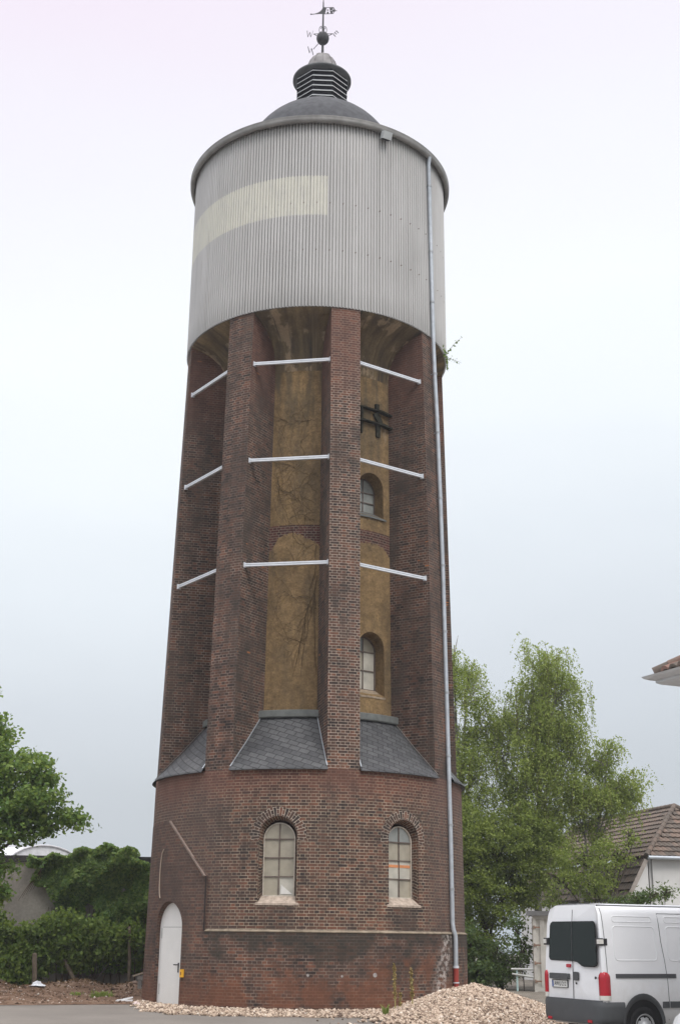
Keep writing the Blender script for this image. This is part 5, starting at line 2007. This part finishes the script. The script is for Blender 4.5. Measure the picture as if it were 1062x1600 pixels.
# container / shed behind the van
cont = thing('shipping_container', 'dirty white container with hinged end door behind the van', 'container', (8.06, 9.0, 0))
cont.rotation_euler = (0, 0, R_(-16))
mb = MB()
L, W_, H_ = 8.0, 2.44, 2.55
mb.box((L / 2, 0.03, H_ / 2 + 0.05), (L - 0.1, 0.04, H_ - 0.1))
for k in range(26):
    mb.box((0.3 + k * 0.3, -0.003, H_ / 2 + 0.05), (0.16, 0.05, H_ - 0.22))
mb.box((L / 2, W_, H_ / 2), (L, 0.06, H_))
mb.box((L - 0.03, W_ / 2, H_ / 2), (0.06, W_, H_))
M_CONT = plain('container_paint', (0.56, 0.545, 0.50), 0.6, 0.3, 0, 0.18, 2.2)
mb.build('body', M_CONT, cont)
mb = MB()
mb.box((0.0, W_ / 2, H_ / 2 + 0.03), (0.08, W_ - 0.1, H_ - 0.16))
dr = mb.build('end_door', M_CONT, cont)
for y in (0.02, 1.2):
    mb = MB()
    mb.tube([(-0.07, y + 0.3, 0.12), (-0.07, y + 0.3, H_ - 0.1)], 0.025, 6)
    for z in (0.4, 1.3, 2.1):
        mb.box((-0.05, y + 0.15, z), (0.03, 0.5, 0.05))
    mb.build('lock_bar', plain('rusty_bar', (0.35, 0.29, 0.24), 0.8, 0.2, 0, 0.3, 5), dr)
mb = MB()
for x in (0.03, L - 0.05):
    for y in (0.0, W_):
        mb.box((x, y, H_ / 2), (0.12, 0.12, H_))
for z in (0.08, H_ - 0.06):
    mb.box((L / 2, 0, z), (L, 0.11, 0.14))
mb.build('corner_post', M_CONT, cont)
for z in (0.35, 0.95, 1.55, 2.15):
    mb = MB()
    mb.box((0.12, -0.075, z), (0.22, 0.03, 0.05))
    mb.tube([(0.02, -0.085, z - 0.06), (0.02, -0.085, z + 0.06)], 0.022, 6)
    mb.build('hinge', plain('rust_hinge', (0.30, 0.20, 0.15), 0.9, 0.1, 0, 0.3, 5), cont)
mb = MB()
mb.box((L / 2 - 0.05, W_ / 2, H_ + 0.07), (L + 0.35, W_ + 0.35, 0.16))
mb.build('roof', plain('grey_roof_felt', (0.19, 0.19, 0.19), 0.9, 0.2, 0, 0.2, 3), cont)

# guard rail
root = thing('guard_rail', 'low rail of two white tubes beside the container door', 'railing', (7.2, 9.2, 0))
for z, x0, dz in ((0.74, 0.05, 0.0), (0.58, 0.08, -0.10)):
    mb = MB()
    mb.tube([(x0, 0, z), (0.8, -0.2, z + dz)], 0.035, 8)
    mb.build('rail', plain('white_tube', (0.52, 0.53, 0.51), 0.5), root)
mb = MB()
mb.tube([(0.25, 0, 0), (0.25, 0, 0.76)], 0.035, 8)
mb.build('rail_post', plain('white_tube_post', (0.45, 0.61, 0.60), 0.5), root)

# near house on the right: only its eave corner reaches the picture
nh = thing('corner_house', 'near house showing only its white boxed eave corner and tiles', 'house', (0, 0, 0))
A = Vector((6.60, -14.1, 6.56))
e1 = Vector((0.385, -0.923, 0)).normalized()
e2 = Vector((-e1.y, e1.x, 0))
if e2.x < 0:
    e2 = -e2
LEN, WID = 12.0, 9.0
zE = A.z
mb = MB()
wc = A + e1 * 0.62 + e2 * 0.62
mb.box(Vector((0, 0, (zE - 0.3) / 2)) + Vector((wc.x, wc.y, 0)) + e1 * (LEN / 2) + e2 * (WID / 2), (LEN, WID, zE - 0.3), (e1, e2, ZU))
mb.build('wall', M_WALLWHITE, nh)
prof = [(0.16, 0.0), (0.13, -0.035), (0.05, -0.07), (-0.03, -0.085), (-0.03, -0.13), (-0.07, -0.15), (-0.10, -0.165), (-0.45, -0.235), (-0.56, -0.30), (-0.62, -0.46)]
mb = MB()


def corner_pt(k, d, z):
    """four corners of the eave outline pushed out by d"""
    q = [A, A + e2 * (WID + 1.24), A + e2 * (WID + 1.24) + e1 * (LEN + 1.24), A + e1 * (LEN + 1.24)][k]
    s2 = -1 if k in (0, 3) else 1
    s1 = -1 if k in (0, 1) else 1
    return Vector((q.x, q.y, zE + z)) + e2 * (s2 * d) + e1 * (s1 * d)


for (d0, z0), (d1, z1) in zip(prof, prof[1:]):
    for k in range(4):
        j = (k + 1) % 4
        mb.face([corner_pt(k, d0 - 0.0, z0), corner_pt(j, d0, z0), corner_pt(j, d1, z1), corner_pt(k, d1, z1)])
mb.face([corner_pt(k, 0.16, 0.003) for k in range(4)])
mb.build('cornice', M_SOFFIT, nh)
mb = MB()
sl = R_(30)
B = corner_pt(0, -0.02, 0.03)
dvn = (e2 * math.cos(sl) + ZU * math.sin(sl))
dve = (e1 * math.cos(sl) + ZU * math.sin(sl))
hipn = (WID + 1.2) / 2
lim = hipn / math.cos(sl)
tiled_plane(mb, B, e1, dvn, int((LEN + 1.2) / 0.24), int(lim / 0.34), lambda u, v: v * math.cos(sl) < u, 0, 0.07, 0.24, 0.34)
tiled_plane(mb, B, e2, dve, int((WID + 1.2) / 0.24), int(lim / 0.34), lambda u, v: v * math.cos(sl) < u < WID + 1.2 - v * math.cos(sl), 0, 0.07, 0.24, 0.34, uvo=100)
B3 = corner_pt(1, -0.02, 0.03)
dvo = (-e2 * math.cos(sl) + ZU * math.sin(sl))
tiled_plane(mb, B3, e1, dvo, int((LEN + 1.2) / 0.24), int(lim / 0.34), lambda u, v: v * math.cos(sl) < u, 0, 0.07, 0.24, 0.34, uvo=200)
rr = mb.build('roof', M_TILE_R, nh)
mb = MB()
ridge_tiles(mb, B + ZU * 0.05, B + (e1 + e2) * hipn + ZU * (hipn * math.tan(sl) + 0.05), 0.10, 24)
ridge_tiles(mb, B3 + ZU * 0.06, B + (e1 + e2) * hipn + ZU * (hipn * math.tan(sl) + 0.06), 0.12, 16)
mb.build('hip_tiles', M_TILE_R, rr)

# ------------------------------------------------------------------ white van
M_VAN = NT('van_paint', 0.28, 0.5)
_n = M_VAN.noise(M_VAN.obj(), 1.5, 4)
_c = M_VAN.ramp(_n, [(0.3, (0.83, 0.845, 0.865)), (0.7, (0.88, 0.89, 0.905))])
_z = M_VAN.sep(M_VAN.obj())[2]
_d = M_VAN.noise(M_VAN.obj(), 5.0, 5, 0.65)
_k = M_VAN.math('SUBTRACT', 1.0, M_VAN.smooth(M_VAN.math('MULTIPLY_ADD', _d, -0.9, _z), -0.1, 0.75))
_c = M_VAN.mix(M_VAN.math('MULTIPLY', _k, 0.30), _c, (0.36, 0.32, 0.27))
M_VAN.color(_c)
M_VAN.b.inputs['Coat Weight'].default_value = 0.4
M_VAN = M_VAN.done()
M_GLASS = NT('tinted_glass', 0.10, 0.22).color((0.010, 0.017, 0.015)).done()
M_BUMPER = plain('grey_bumper', (0.085, 0.090, 0.095), 0.65, 0.3, 0, 0.08, 4)
M_RUBBER = plain('rubber', (0.018, 0.018, 0.019), 0.8, 0.2)
M_SEAM = plain('panel_gap', (0.10, 0.10, 0.105), 0.8, 0.1)
M_REDL = NT('red_lens', 0.15, 0.6).color((0.46, 0.015, 0.03)).done()
M_RIM = plain('steel_rim', (0.42, 0.43, 0.44), 0.4, 0.5, 0.4, 0.12, 8)
M_CLEAR = plain('white_lens', (0.72, 0.71, 0.66), 0.25, 0.5)
M_PLATE = plain('plate_white', (0.76, 0.77, 0.74), 0.5)
M_PLATE_B = plain('plate_blue', (0.03, 0.09, 0.35), 0.5)

van = thing('delivery_van', 'white panel van with dark rear windows parked beside the gravel heap', 'van', (5.05, -12.75, ground_z(5.05, -12.75)), R_(-68))
HW = [(0.36, 0.90), (0.50, 0.965), (0.72, 0.985), (1.10, 0.99), (1.45, 0.975), (1.80, 0.945), (2.10, 0.91), (2.28, 0.875), (2.38, 0.82), (2.445, 0.70), (2.475, 0.45), (2.485, 0.0)]
ST = [(0.0, 1.0, 0.965), (0.012, 1.0, 0.98), (0.05, 1.0, 0.997), (0.12, 1.0, 1.0), (0.6, 1.0, 1.0), (1.4, 1.0, 1.0), (2.4, 1.0, 1.0), (3.6, 0.995, 1.0), (3.95, 0.965, 0.99), (4.3, 0.80, 0.985), (4.65, 0.60, 0.97), (5.0, 0.50, 0.93), (5.25, 0.38, 0.85), (5.36, 0.25, 0.72)]


def van_pt(k, sgn, st):
    y, hs, ws = st
    z, w = HW[k]
    zz = z if z < 0.75 else 0.75 + (z - 0.75) * hs
    lean = 0.0
    if y < 0.06:                       # the rear leans forward towards the roof
        lean = 0.030 * max(0, z - 1.1) + 0.06 * max(0, z - 2.1) ** 1.0 + (0.05 if z > 2.4 else 0) + (0.09 if z > 2.46 else 0)
    return Vector((sgn * w * ws, y + lean, zz))


WX, WR = 0.84, 0.46                    # rear arch centre along the body, opening radius
mb = MB()
sec = []
full = list(range(len(HW)))
for st in ST:
    ring_ = [van_pt(k, 1, st) for k in full] + [van_pt(k, -1, st) for k in reversed(full[:-1])]
    sec.append(ring_)
mb.grid([[s[k] for s in sec] for k in range(len(sec[0]))], None, 0, True)
mb.face(list(reversed(sec[0])), None, 0)
mb.face(sec[-1], None, 0)
mb.box((0, 2.7, 0.36), (1.78, 5.1, 0.10))
mb.build('body', M_VAN, van)


def rear(x, z, d=0.006):
    """a point on the rear face"""
    lean = 0.030 * max(0, z - 1.1) + 0.06 * max(0, z - 2.1)
    return Vector((x, lean - d, z))


def rear_plate(name, outline, mat, parent, th=0.012, d=0.004):
    mb = MB()
    f = [rear(x, z, d + th) for x, z in outline]
    b = [rear(x, z, d - 0.01) for x, z in outline]
    mb.face(f, None, 0)
    n = len(f)
    for i in range(n):
        j = (i + 1) % n
        mb.face([f[j], f[i], b[i], b[j]], None, 0)
    return mb.build(name, mat, parent)


def rrect(x0, z0, x1, z1, r=0.05, n=4):
    out = []
    for cx, cz, a0 in ((x1 - r, z0 + r, -90), (x1 - r, z1 - r, 0), (x0 + r, z1 - r, 90), (x0 + r, z0 + r, 180)):
        for k in range(n + 1):
            a = R_(a0 + 90 * k / n)
            out.append((cx + r * math.cos(a), cz + r * math.sin(a)))
    return out


glass = [(-0.80, 1.50), (-0.76, 1.455), (-0.70, 1.445), (0.06, 1.44), (0.16, 1.425), (0.30, 1.365), (0.38, 1.35), (0.70, 1.35), (0.775, 1.37), (0.80, 1.42), (0.765, 2.06), (0.74, 2.11), (0.69, 2.135), (-0.66, 2.135), (-0.725, 2.11), (-0.755, 2.06)]
rg = rear_plate('rear_window', glass, M_GLASS, van, 0.008, 0.004)
rear_plate('window_seal', [(x * 1.02, 1.745 + (z - 1.745) * 1.035) for x, z in glass], M_RUBBER, rg, 0.004, 0.003)
mb = MB()
mb.bar(rear(0.005, 0.74, 0.004), rear(0.005, 1.45, 0.004), 0.012, 0.008, Vector((1, 0, 0)))
mb.bar(rear(0.005, 2.135, 0.004), rear(0.005, 2.36, 0.004), 0.010, 0.008, Vector((1, 0, 0)))
mb.bar(rear(0.005, 1.44, 0.017), rear(0.005, 2.135, 0.017), 0.010, 0.006, Vector((1, 0, 0)))
for s in (-1, 1):
    pts_ = [van_pt(k, s, (0.10, 1, 1.002)) for k in range(2, 9)]
    mb.tube(pts_, 0.006, 5)
mb.build('door_gap', M_SEAM, van)
rear_plate('door_handle', rrect(0.03, 1.09, 0.20, 1.24, 0.03), M_BUMPER, van, 0.02)
rear_plate('plate_lamp_bar', rrect(-0.74, 1.10, -0.10, 1.205, 0.03), M_BUMPER, van, 0.05)
pl = rear_plate('number_plate', rrect(-0.70, 0.955, -0.18, 1.075, 0.012, 2), M_PLATE, van, 0.012)
rear_plate('plate_band', rrect(-0.698, 0.96, -0.655, 1.07, 0.008, 2), M_PLATE_B, pl, 0.0135)
rear_plate('plate_rim', rrect(-0.71, 0.945, -0.17, 1.085, 0.012, 2), M_BLACK, pl, 0.009)
tc = bpy.data.curves.new('plate_text', 'FONT')
tc.body = 'AW:U 212'
tc.size = 0.105
tc.align_x = 'CENTER'
tc.align_y = 'CENTER'
tc.extrude = 0.001
txo = bpy.data.objects.new('plate_text_curve', tc)
C.objects.link(txo)
dg = bpy.context.evaluated_depsgraph_get()
tm = bpy.data.meshes.new_from_object(txo.evaluated_get(dg))
bpy.data.objects.remove(txo)
tm.materials.append(M_BLACK)
txt = bpy.data.objects.new('plate_text', tm)
C.objects.link(txt)
txt.parent = pl
txt.location = (-0.42, -0.0185, 1.014)
txt.rotation_euler = (R_(90), 0, 0)
txt.scale = (0.88, 1.05, 1)
rear_plate('brake_lamp', rrect(-0.19, 1.315, -0.06, 1.375, 0.015), M_REDL, van, 0.02)
rear_plate('door_lock', rrect(0.10, 1.02, 0.125, 1.055, 0.008), M_BLACK, van, 0.01)
rear_plate('door_lock', rrect(0.74, 1.13, 0.775, 1.175, 0.008), M_BLACK, van, 0.012)
# rear lamps wrap round the corners
for s in (-1, 1):
    def lamp(name, z0, z1, mat, parent=None):
        mb = MB()
        pr = [(0.865, -0.018), (0.93, -0.022), (0.985, -0.005), (1.012, 0.04), (1.012, 0.14), (0.98, 0.145), (0.95, 0.03), (0.865, 0.02)]
        nz_ = 16
        rows = []
        for k in range(nz_ + 1):
            z = z0 + (z1 - z0) * k / nz_
            pinch = 1.0
            if name == 'tail_lamp' and k > nz_ - 4:
                pinch = [0.95, 0.84, 0.62, 0.30][k - (nz_ - 3)]
            cx = sum(p[0] for p in pr) / 8
            cy = sum(p[1] for p in pr) / 8
            rows.append([Vector((s * (cx + (x - cx) * pinch), cy + (y - cy) * pinch - 0.0, z)) for x, y in pr])
        mb.grid([[r[k] for r in rows] for k in range(8)], None, 0, True, close_u=True)
        mb.face(rows[0], None)
        mb.face(rows[-1], None)
        return mb.build(name, mat, parent or van)
    tl_ = lamp('tail_lamp', 0.85, 1.27, M_REDL)
    lamp('reverse_lamp', 0.77, 0.85, M_CLEAR, tl_)
    mb = MB()
    mb.box((s * 0.885, 0.02, 1.78), (0.17, 0.05, 0.13))
    mb.box((s * 0.952, 0.07, 1.78), (0.03, 0.15, 0.12))
    hg = mb.build('hinge', M_BLACK, van)
    mb = MB()
    mb.box((s * 0.915, -0.008, 1.785), (0.09, 0.02, 0.080))
    mb.box((s * 0.962, 0.025, 1.785), (0.022, 0.075, 0.080))
    mb.build('hinge_cover', M_CLEAR, hg)
# bumper, wrapping round
mb = MB()
prb = [(0.0, -0.075), (0.70, -0.075), (0.93, -0.045), (1.0, 0.02), (1.012, 0.12), (1.012, 0.44)]
prf = [(-x, y) for x, y in reversed(prb)] + prb[1:]
zr = [(0.36, 0.92), (0.40, 0.97), (0.47, 1.0), (0.60, 0.99), (0.64, 1.0), (0.72, 0.995), (0.76, 0.955)]
mb.grid([[Vector((x * q if abs(x) > .9 else x, y * (1 if y > 0 else q * q), z)) for z, q in zr] for x, y in prf], None, 0, True)
top = [Vector((x * 0.955 if abs(x) > .9 else x, y, 0.76)) for x, y in prf]
inn = [Vector((x * 0.93, max(y, 0.02), 0.765)) for x, y in prf]
mb.grid([top, inn], None, 0, False)
mb.box((0, 0.0, 0.37), (1.7, 0.12, 0.03))
bp = mb.build('bumper', M_BUMPER, van)
for x in (-0.72, 0.62):
    mb = MB()
    mb.box((x, -0.080, 0.40), (0.12, 0.02, 0.045))
    mb.build('reflector', M_REDL, bp)
mb = MB()
mb.tube([(-0.05, 0.1, 0.30), (-0.05, -0.06, 0.28), (-0.05, -0.12, 0.26), (0.12, -0.12, 0.26)], 0.025, 6)
mb.build('tow_eye', M_BLACK, bp)
# side furniture on the right flank (and mirrored on the left)
def flank_w(z):
    for (z0, w0), (z1, w1) in zip(HW, HW[1:]):
        if z0 <= z <= z1:
            return w0 + (w1 - w0) * (z - z0) / (z1 - z0)
    return HW[-1][1]


def flank(s, y, z, d):
    return Vector((s * (flank_w(z) + d), y, z))


for s in (-1, 1):
    mb = MB()
    mb.bar(flank(s, 0.28, 1.19, 0.006), flank(s, 1.62, 1.19, 0.006), 0.075, 0.03, ZU)
    mb.build('door_rail', M_BUMPER, van)
    mb = MB()
    seam = [flank(s, 1.36, z, 0.001) for z in (2.30, 2.1, 1.8)] + [flank(s, 1.40, 1.45, 0.001), flank(s, 1.43, 1.1, 0.001), flank(s, 1.44, 0.72, 0.001), flank(s, 1.45, 0.42, 0.001)]
    mb.tube(seam, 0.006, 5)
    mb.tube([flank(s, 1.36, 2.30, 0.001), flank(s, 2.6, 2.30, 0.001)], 0.006, 5)
    mb.tube([flank(s, 0.10, 2.43, 0.0), flank(s, 3.6, 2.43, 0.0)], 0.014, 5)
    mb.build('panel_gap', M_SEAM, van)
    for (y0, y1, z0, z1) in ((0.30, 1.24, 1.46, 2.06), (0.32, 1.20, 2.14, 2.24), (1.50, 2.5, 1.46, 2.06), (1.5, 2.5, 2.14, 2.24)):
        # pressed panel: a raised rim with a slightly sunken look
        ol = rrect(y0, z0, y1, z1, 0.07 if z1 - z0 > 0.2 else 0.04)
        mb = MB()
        mb.tube([flank(s, y, z, -0.004) for y, z in ol + [ol[0]]], 0.012, 6, caps=False)
        mb.build('pressed_panel', M_VAN, van)
    for y0, y1 in ((1.29, 1.43), (1.46, 3.6)):
        mb = MB()
        mb.bar(flank(s, y0, 0.69, 0.008), flank(s, y1, 0.69, 0.008), 0.11, 0.03, ZU)
        mb.build('rub_strip', M_BUMPER, van)
    for wy in (WX, 4.32):
        mb = MB()                                    # arch lip and the dark wheel well
        arc = [(wy + 0.47 * math.cos(PI * k / 16), 0.38 + 0.51 * math.sin(PI * k / 16)) for k in range(17)]
        arc_i = [(wy + 0.41 * math.cos(PI * k / 16), 0.34 + 0.44 * math.sin(PI * k / 16)) for k in range(17)]
        mb.grid([[Vector((s * 1.015, y, z)), Vector((s * 1.015, yi, zi)), Vector((s * 0.86, yi, zi))] for (y, z), (yi, zi) in zip(arc, arc_i)], None, 0, True)
        ar_ = mb.build('wheel_arch', M_BUMPER, van)
        mb = MB()
        mb.face([(s * 1.006, y, z) for y, z in arc_i] , None)
        mb.build('wheel_well', M_RUBBER, ar_)
        wheel = thing('wheel', None, None, (s * 0.90, wy, 0.335))
        wheel.parent = van
        mb = MB()
        pr = [(0.205, 0.125), (0.27, 0.135), (0.315, 0.125), (0.335, 0.09), (0.335, -0.09), (0.31, -0.12), (0.205, -0.12)]
        mb.grid([[Vector((s * xx, r * math.cos(2 * PI * k / 28), r * math.sin(2 * PI * k / 28))) for r, xx in pr] for k in range(28)], None, 0, True, close_u=True)
        mb.build('tyre', M_RUBBER, wheel)
        mb = MB()
        pr = [(0.207, 0.128), (0.195, 0.135), (0.185, 0.11), (0.165, 0.10), (0.13, 0.125), (0.09, 0.13), (0.07, 0.14), (0.06, 0.165), (0.001, 0.168)]
        mb.grid([[Vector((s * xx, r * math.cos(2 * PI * k / 28), r * math.sin(2 * PI * k / 28))) for r, xx in pr] for k in range(28)], None, 0, True, close_u=True)
        rim_ = mb.build('rim', M_RIM, wheel)
        mb = MB()
        for k in range(8):
            a = 2 * PI * k / 8
            mb.tube([(s * 0.116, 0.148 * math.cos(a), 0.148 * math.sin(a)), (s * 0.122, 0.148 * math.cos(a), 0.148 * math.sin(a))], 0.020, 8)
        mb.build('rim_slot', M_RUBBER, wheel)
# windscreen and cab side windows, beyond the picture's edge
mb = MB()
mb.face([(-0.80, 4.02, 2.28), (0.80, 4.02, 2.28), (0.90, 4.66, 1.66), (-0.90, 4.66, 1.66)])
mb.build('windscreen', M_GLASS, van)
for s in (-1, 1):
    mb = MB()
    mb.face([flank(s, 3.1, 1.45, 0.004), flank(s, 4.4, 1.45, 0.0), flank(s, 3.95, 2.05, 0.004), flank(s, 3.1, 2.05, 0.006)])
    mb.build('cab_window', M_GLASS, van)

# ------------------------------------------------------------------ white car at the lower right corner
car = thing('parked_car', 'white car of which only a rounded edge shows before the van wheel', 'car', (3.28, -26.0, ground_z(3.2, -26)), 0)
car.scale = (1, 1, 0.91)
sec = []
cs = [(0.0, 0.62, 0.80), (0.03, 0.80, 0.80), (0.10, 1.06, 0.82), (0.19, 1.30, 0.80), (0.40, 1.42, 0.76), (1.2, 1.48, 0.74), (2.0, 1.44, 0.74), (2.7, 1.10, 0.80), (3.0, 1.02, 0.84), (3.7, 0.92, 0.82), (4.0, 0.72, 0.76)]
P = []
for x, h, w in cs:
    row = []
    for k in range(13):
        a = -PI / 2 + PI * k / 12
        yy = math.sin(a)
        zz = math.cos(a)
        ys_ = 0.86 * math.copysign(abs(yy) ** 0.55, yy) * (1 if zz < 0.45 else w / 0.86 + 0.02)
        row.append(Vector((x, ys_, 0.28 + (h - 0.28) * max(0, zz) ** 0.45)))
    P.append(row)
mb = MB()
mb.grid(P, None, 0, True)
mb.face(P[0])
mb.face(list(reversed(P[-1])))
mb.build('body', M_VAN, car)
for x in (0.75, 3.25):
    for y in (-0.78, 0.78):
        mb = MB()
        mb.tube([(x, y - 0.1, 0.30), (x, y + 0.1, 0.30)], 0.30, 20)
        wh = mb.build('wheel', M_RUBBER, car)
        mb = MB()
        sg = 1 if y > 0 else -1
        mb.tube([(x, y + sg * 0.095, 0.30), (x, y + sg * 0.112, 0.30)], 0.19, 16)
        mb.build('rim', M_RIM, wh)
for s in (-1, 1):
    mb = MB()
    mb.poly([(0.35, 0.95), (2.45, 0.95), (2.0, 1.32), (0.55, 1.32)], (0, s * 0.815, 0), (1, 0, 0), (0, 0, 1), 0.03)
    mb.build('side_window', M_GLASS, car)
    mb = MB()
    mb.box((0.02, s * 0.62, 0.72), (0.06, 0.22, 0.14))
    mb.build('tail_lamp', M_REDL, car)

# ------------------------------------------------------------------ thin haze box added over the whole place to lift the shadows
mb = MB()
mb.box((0, 0, 20.0), (264, 264, 42.6))
hz = mb.build('haze', [])
hm = bpy.data.materials.new('haze_air')
hm.use_nodes = True
ht = hm.node_tree
ht.nodes.remove(ht.nodes['Principled BSDF'])
pv = ht.nodes.new('ShaderNodeVolumePrincipled')
pv.inputs['Color'].default_value = (0.93, 0.95, 1.0, 1)
pv.inputs['Density'].default_value = 0.0006
pv.inputs['Anisotropy'].default_value = 0.2
ht.links.new(pv.outputs[0], ht.nodes['Material Output'].inputs['Volume'])
hz.data.materials.append(hm)
tag(hz, kind='stuff')
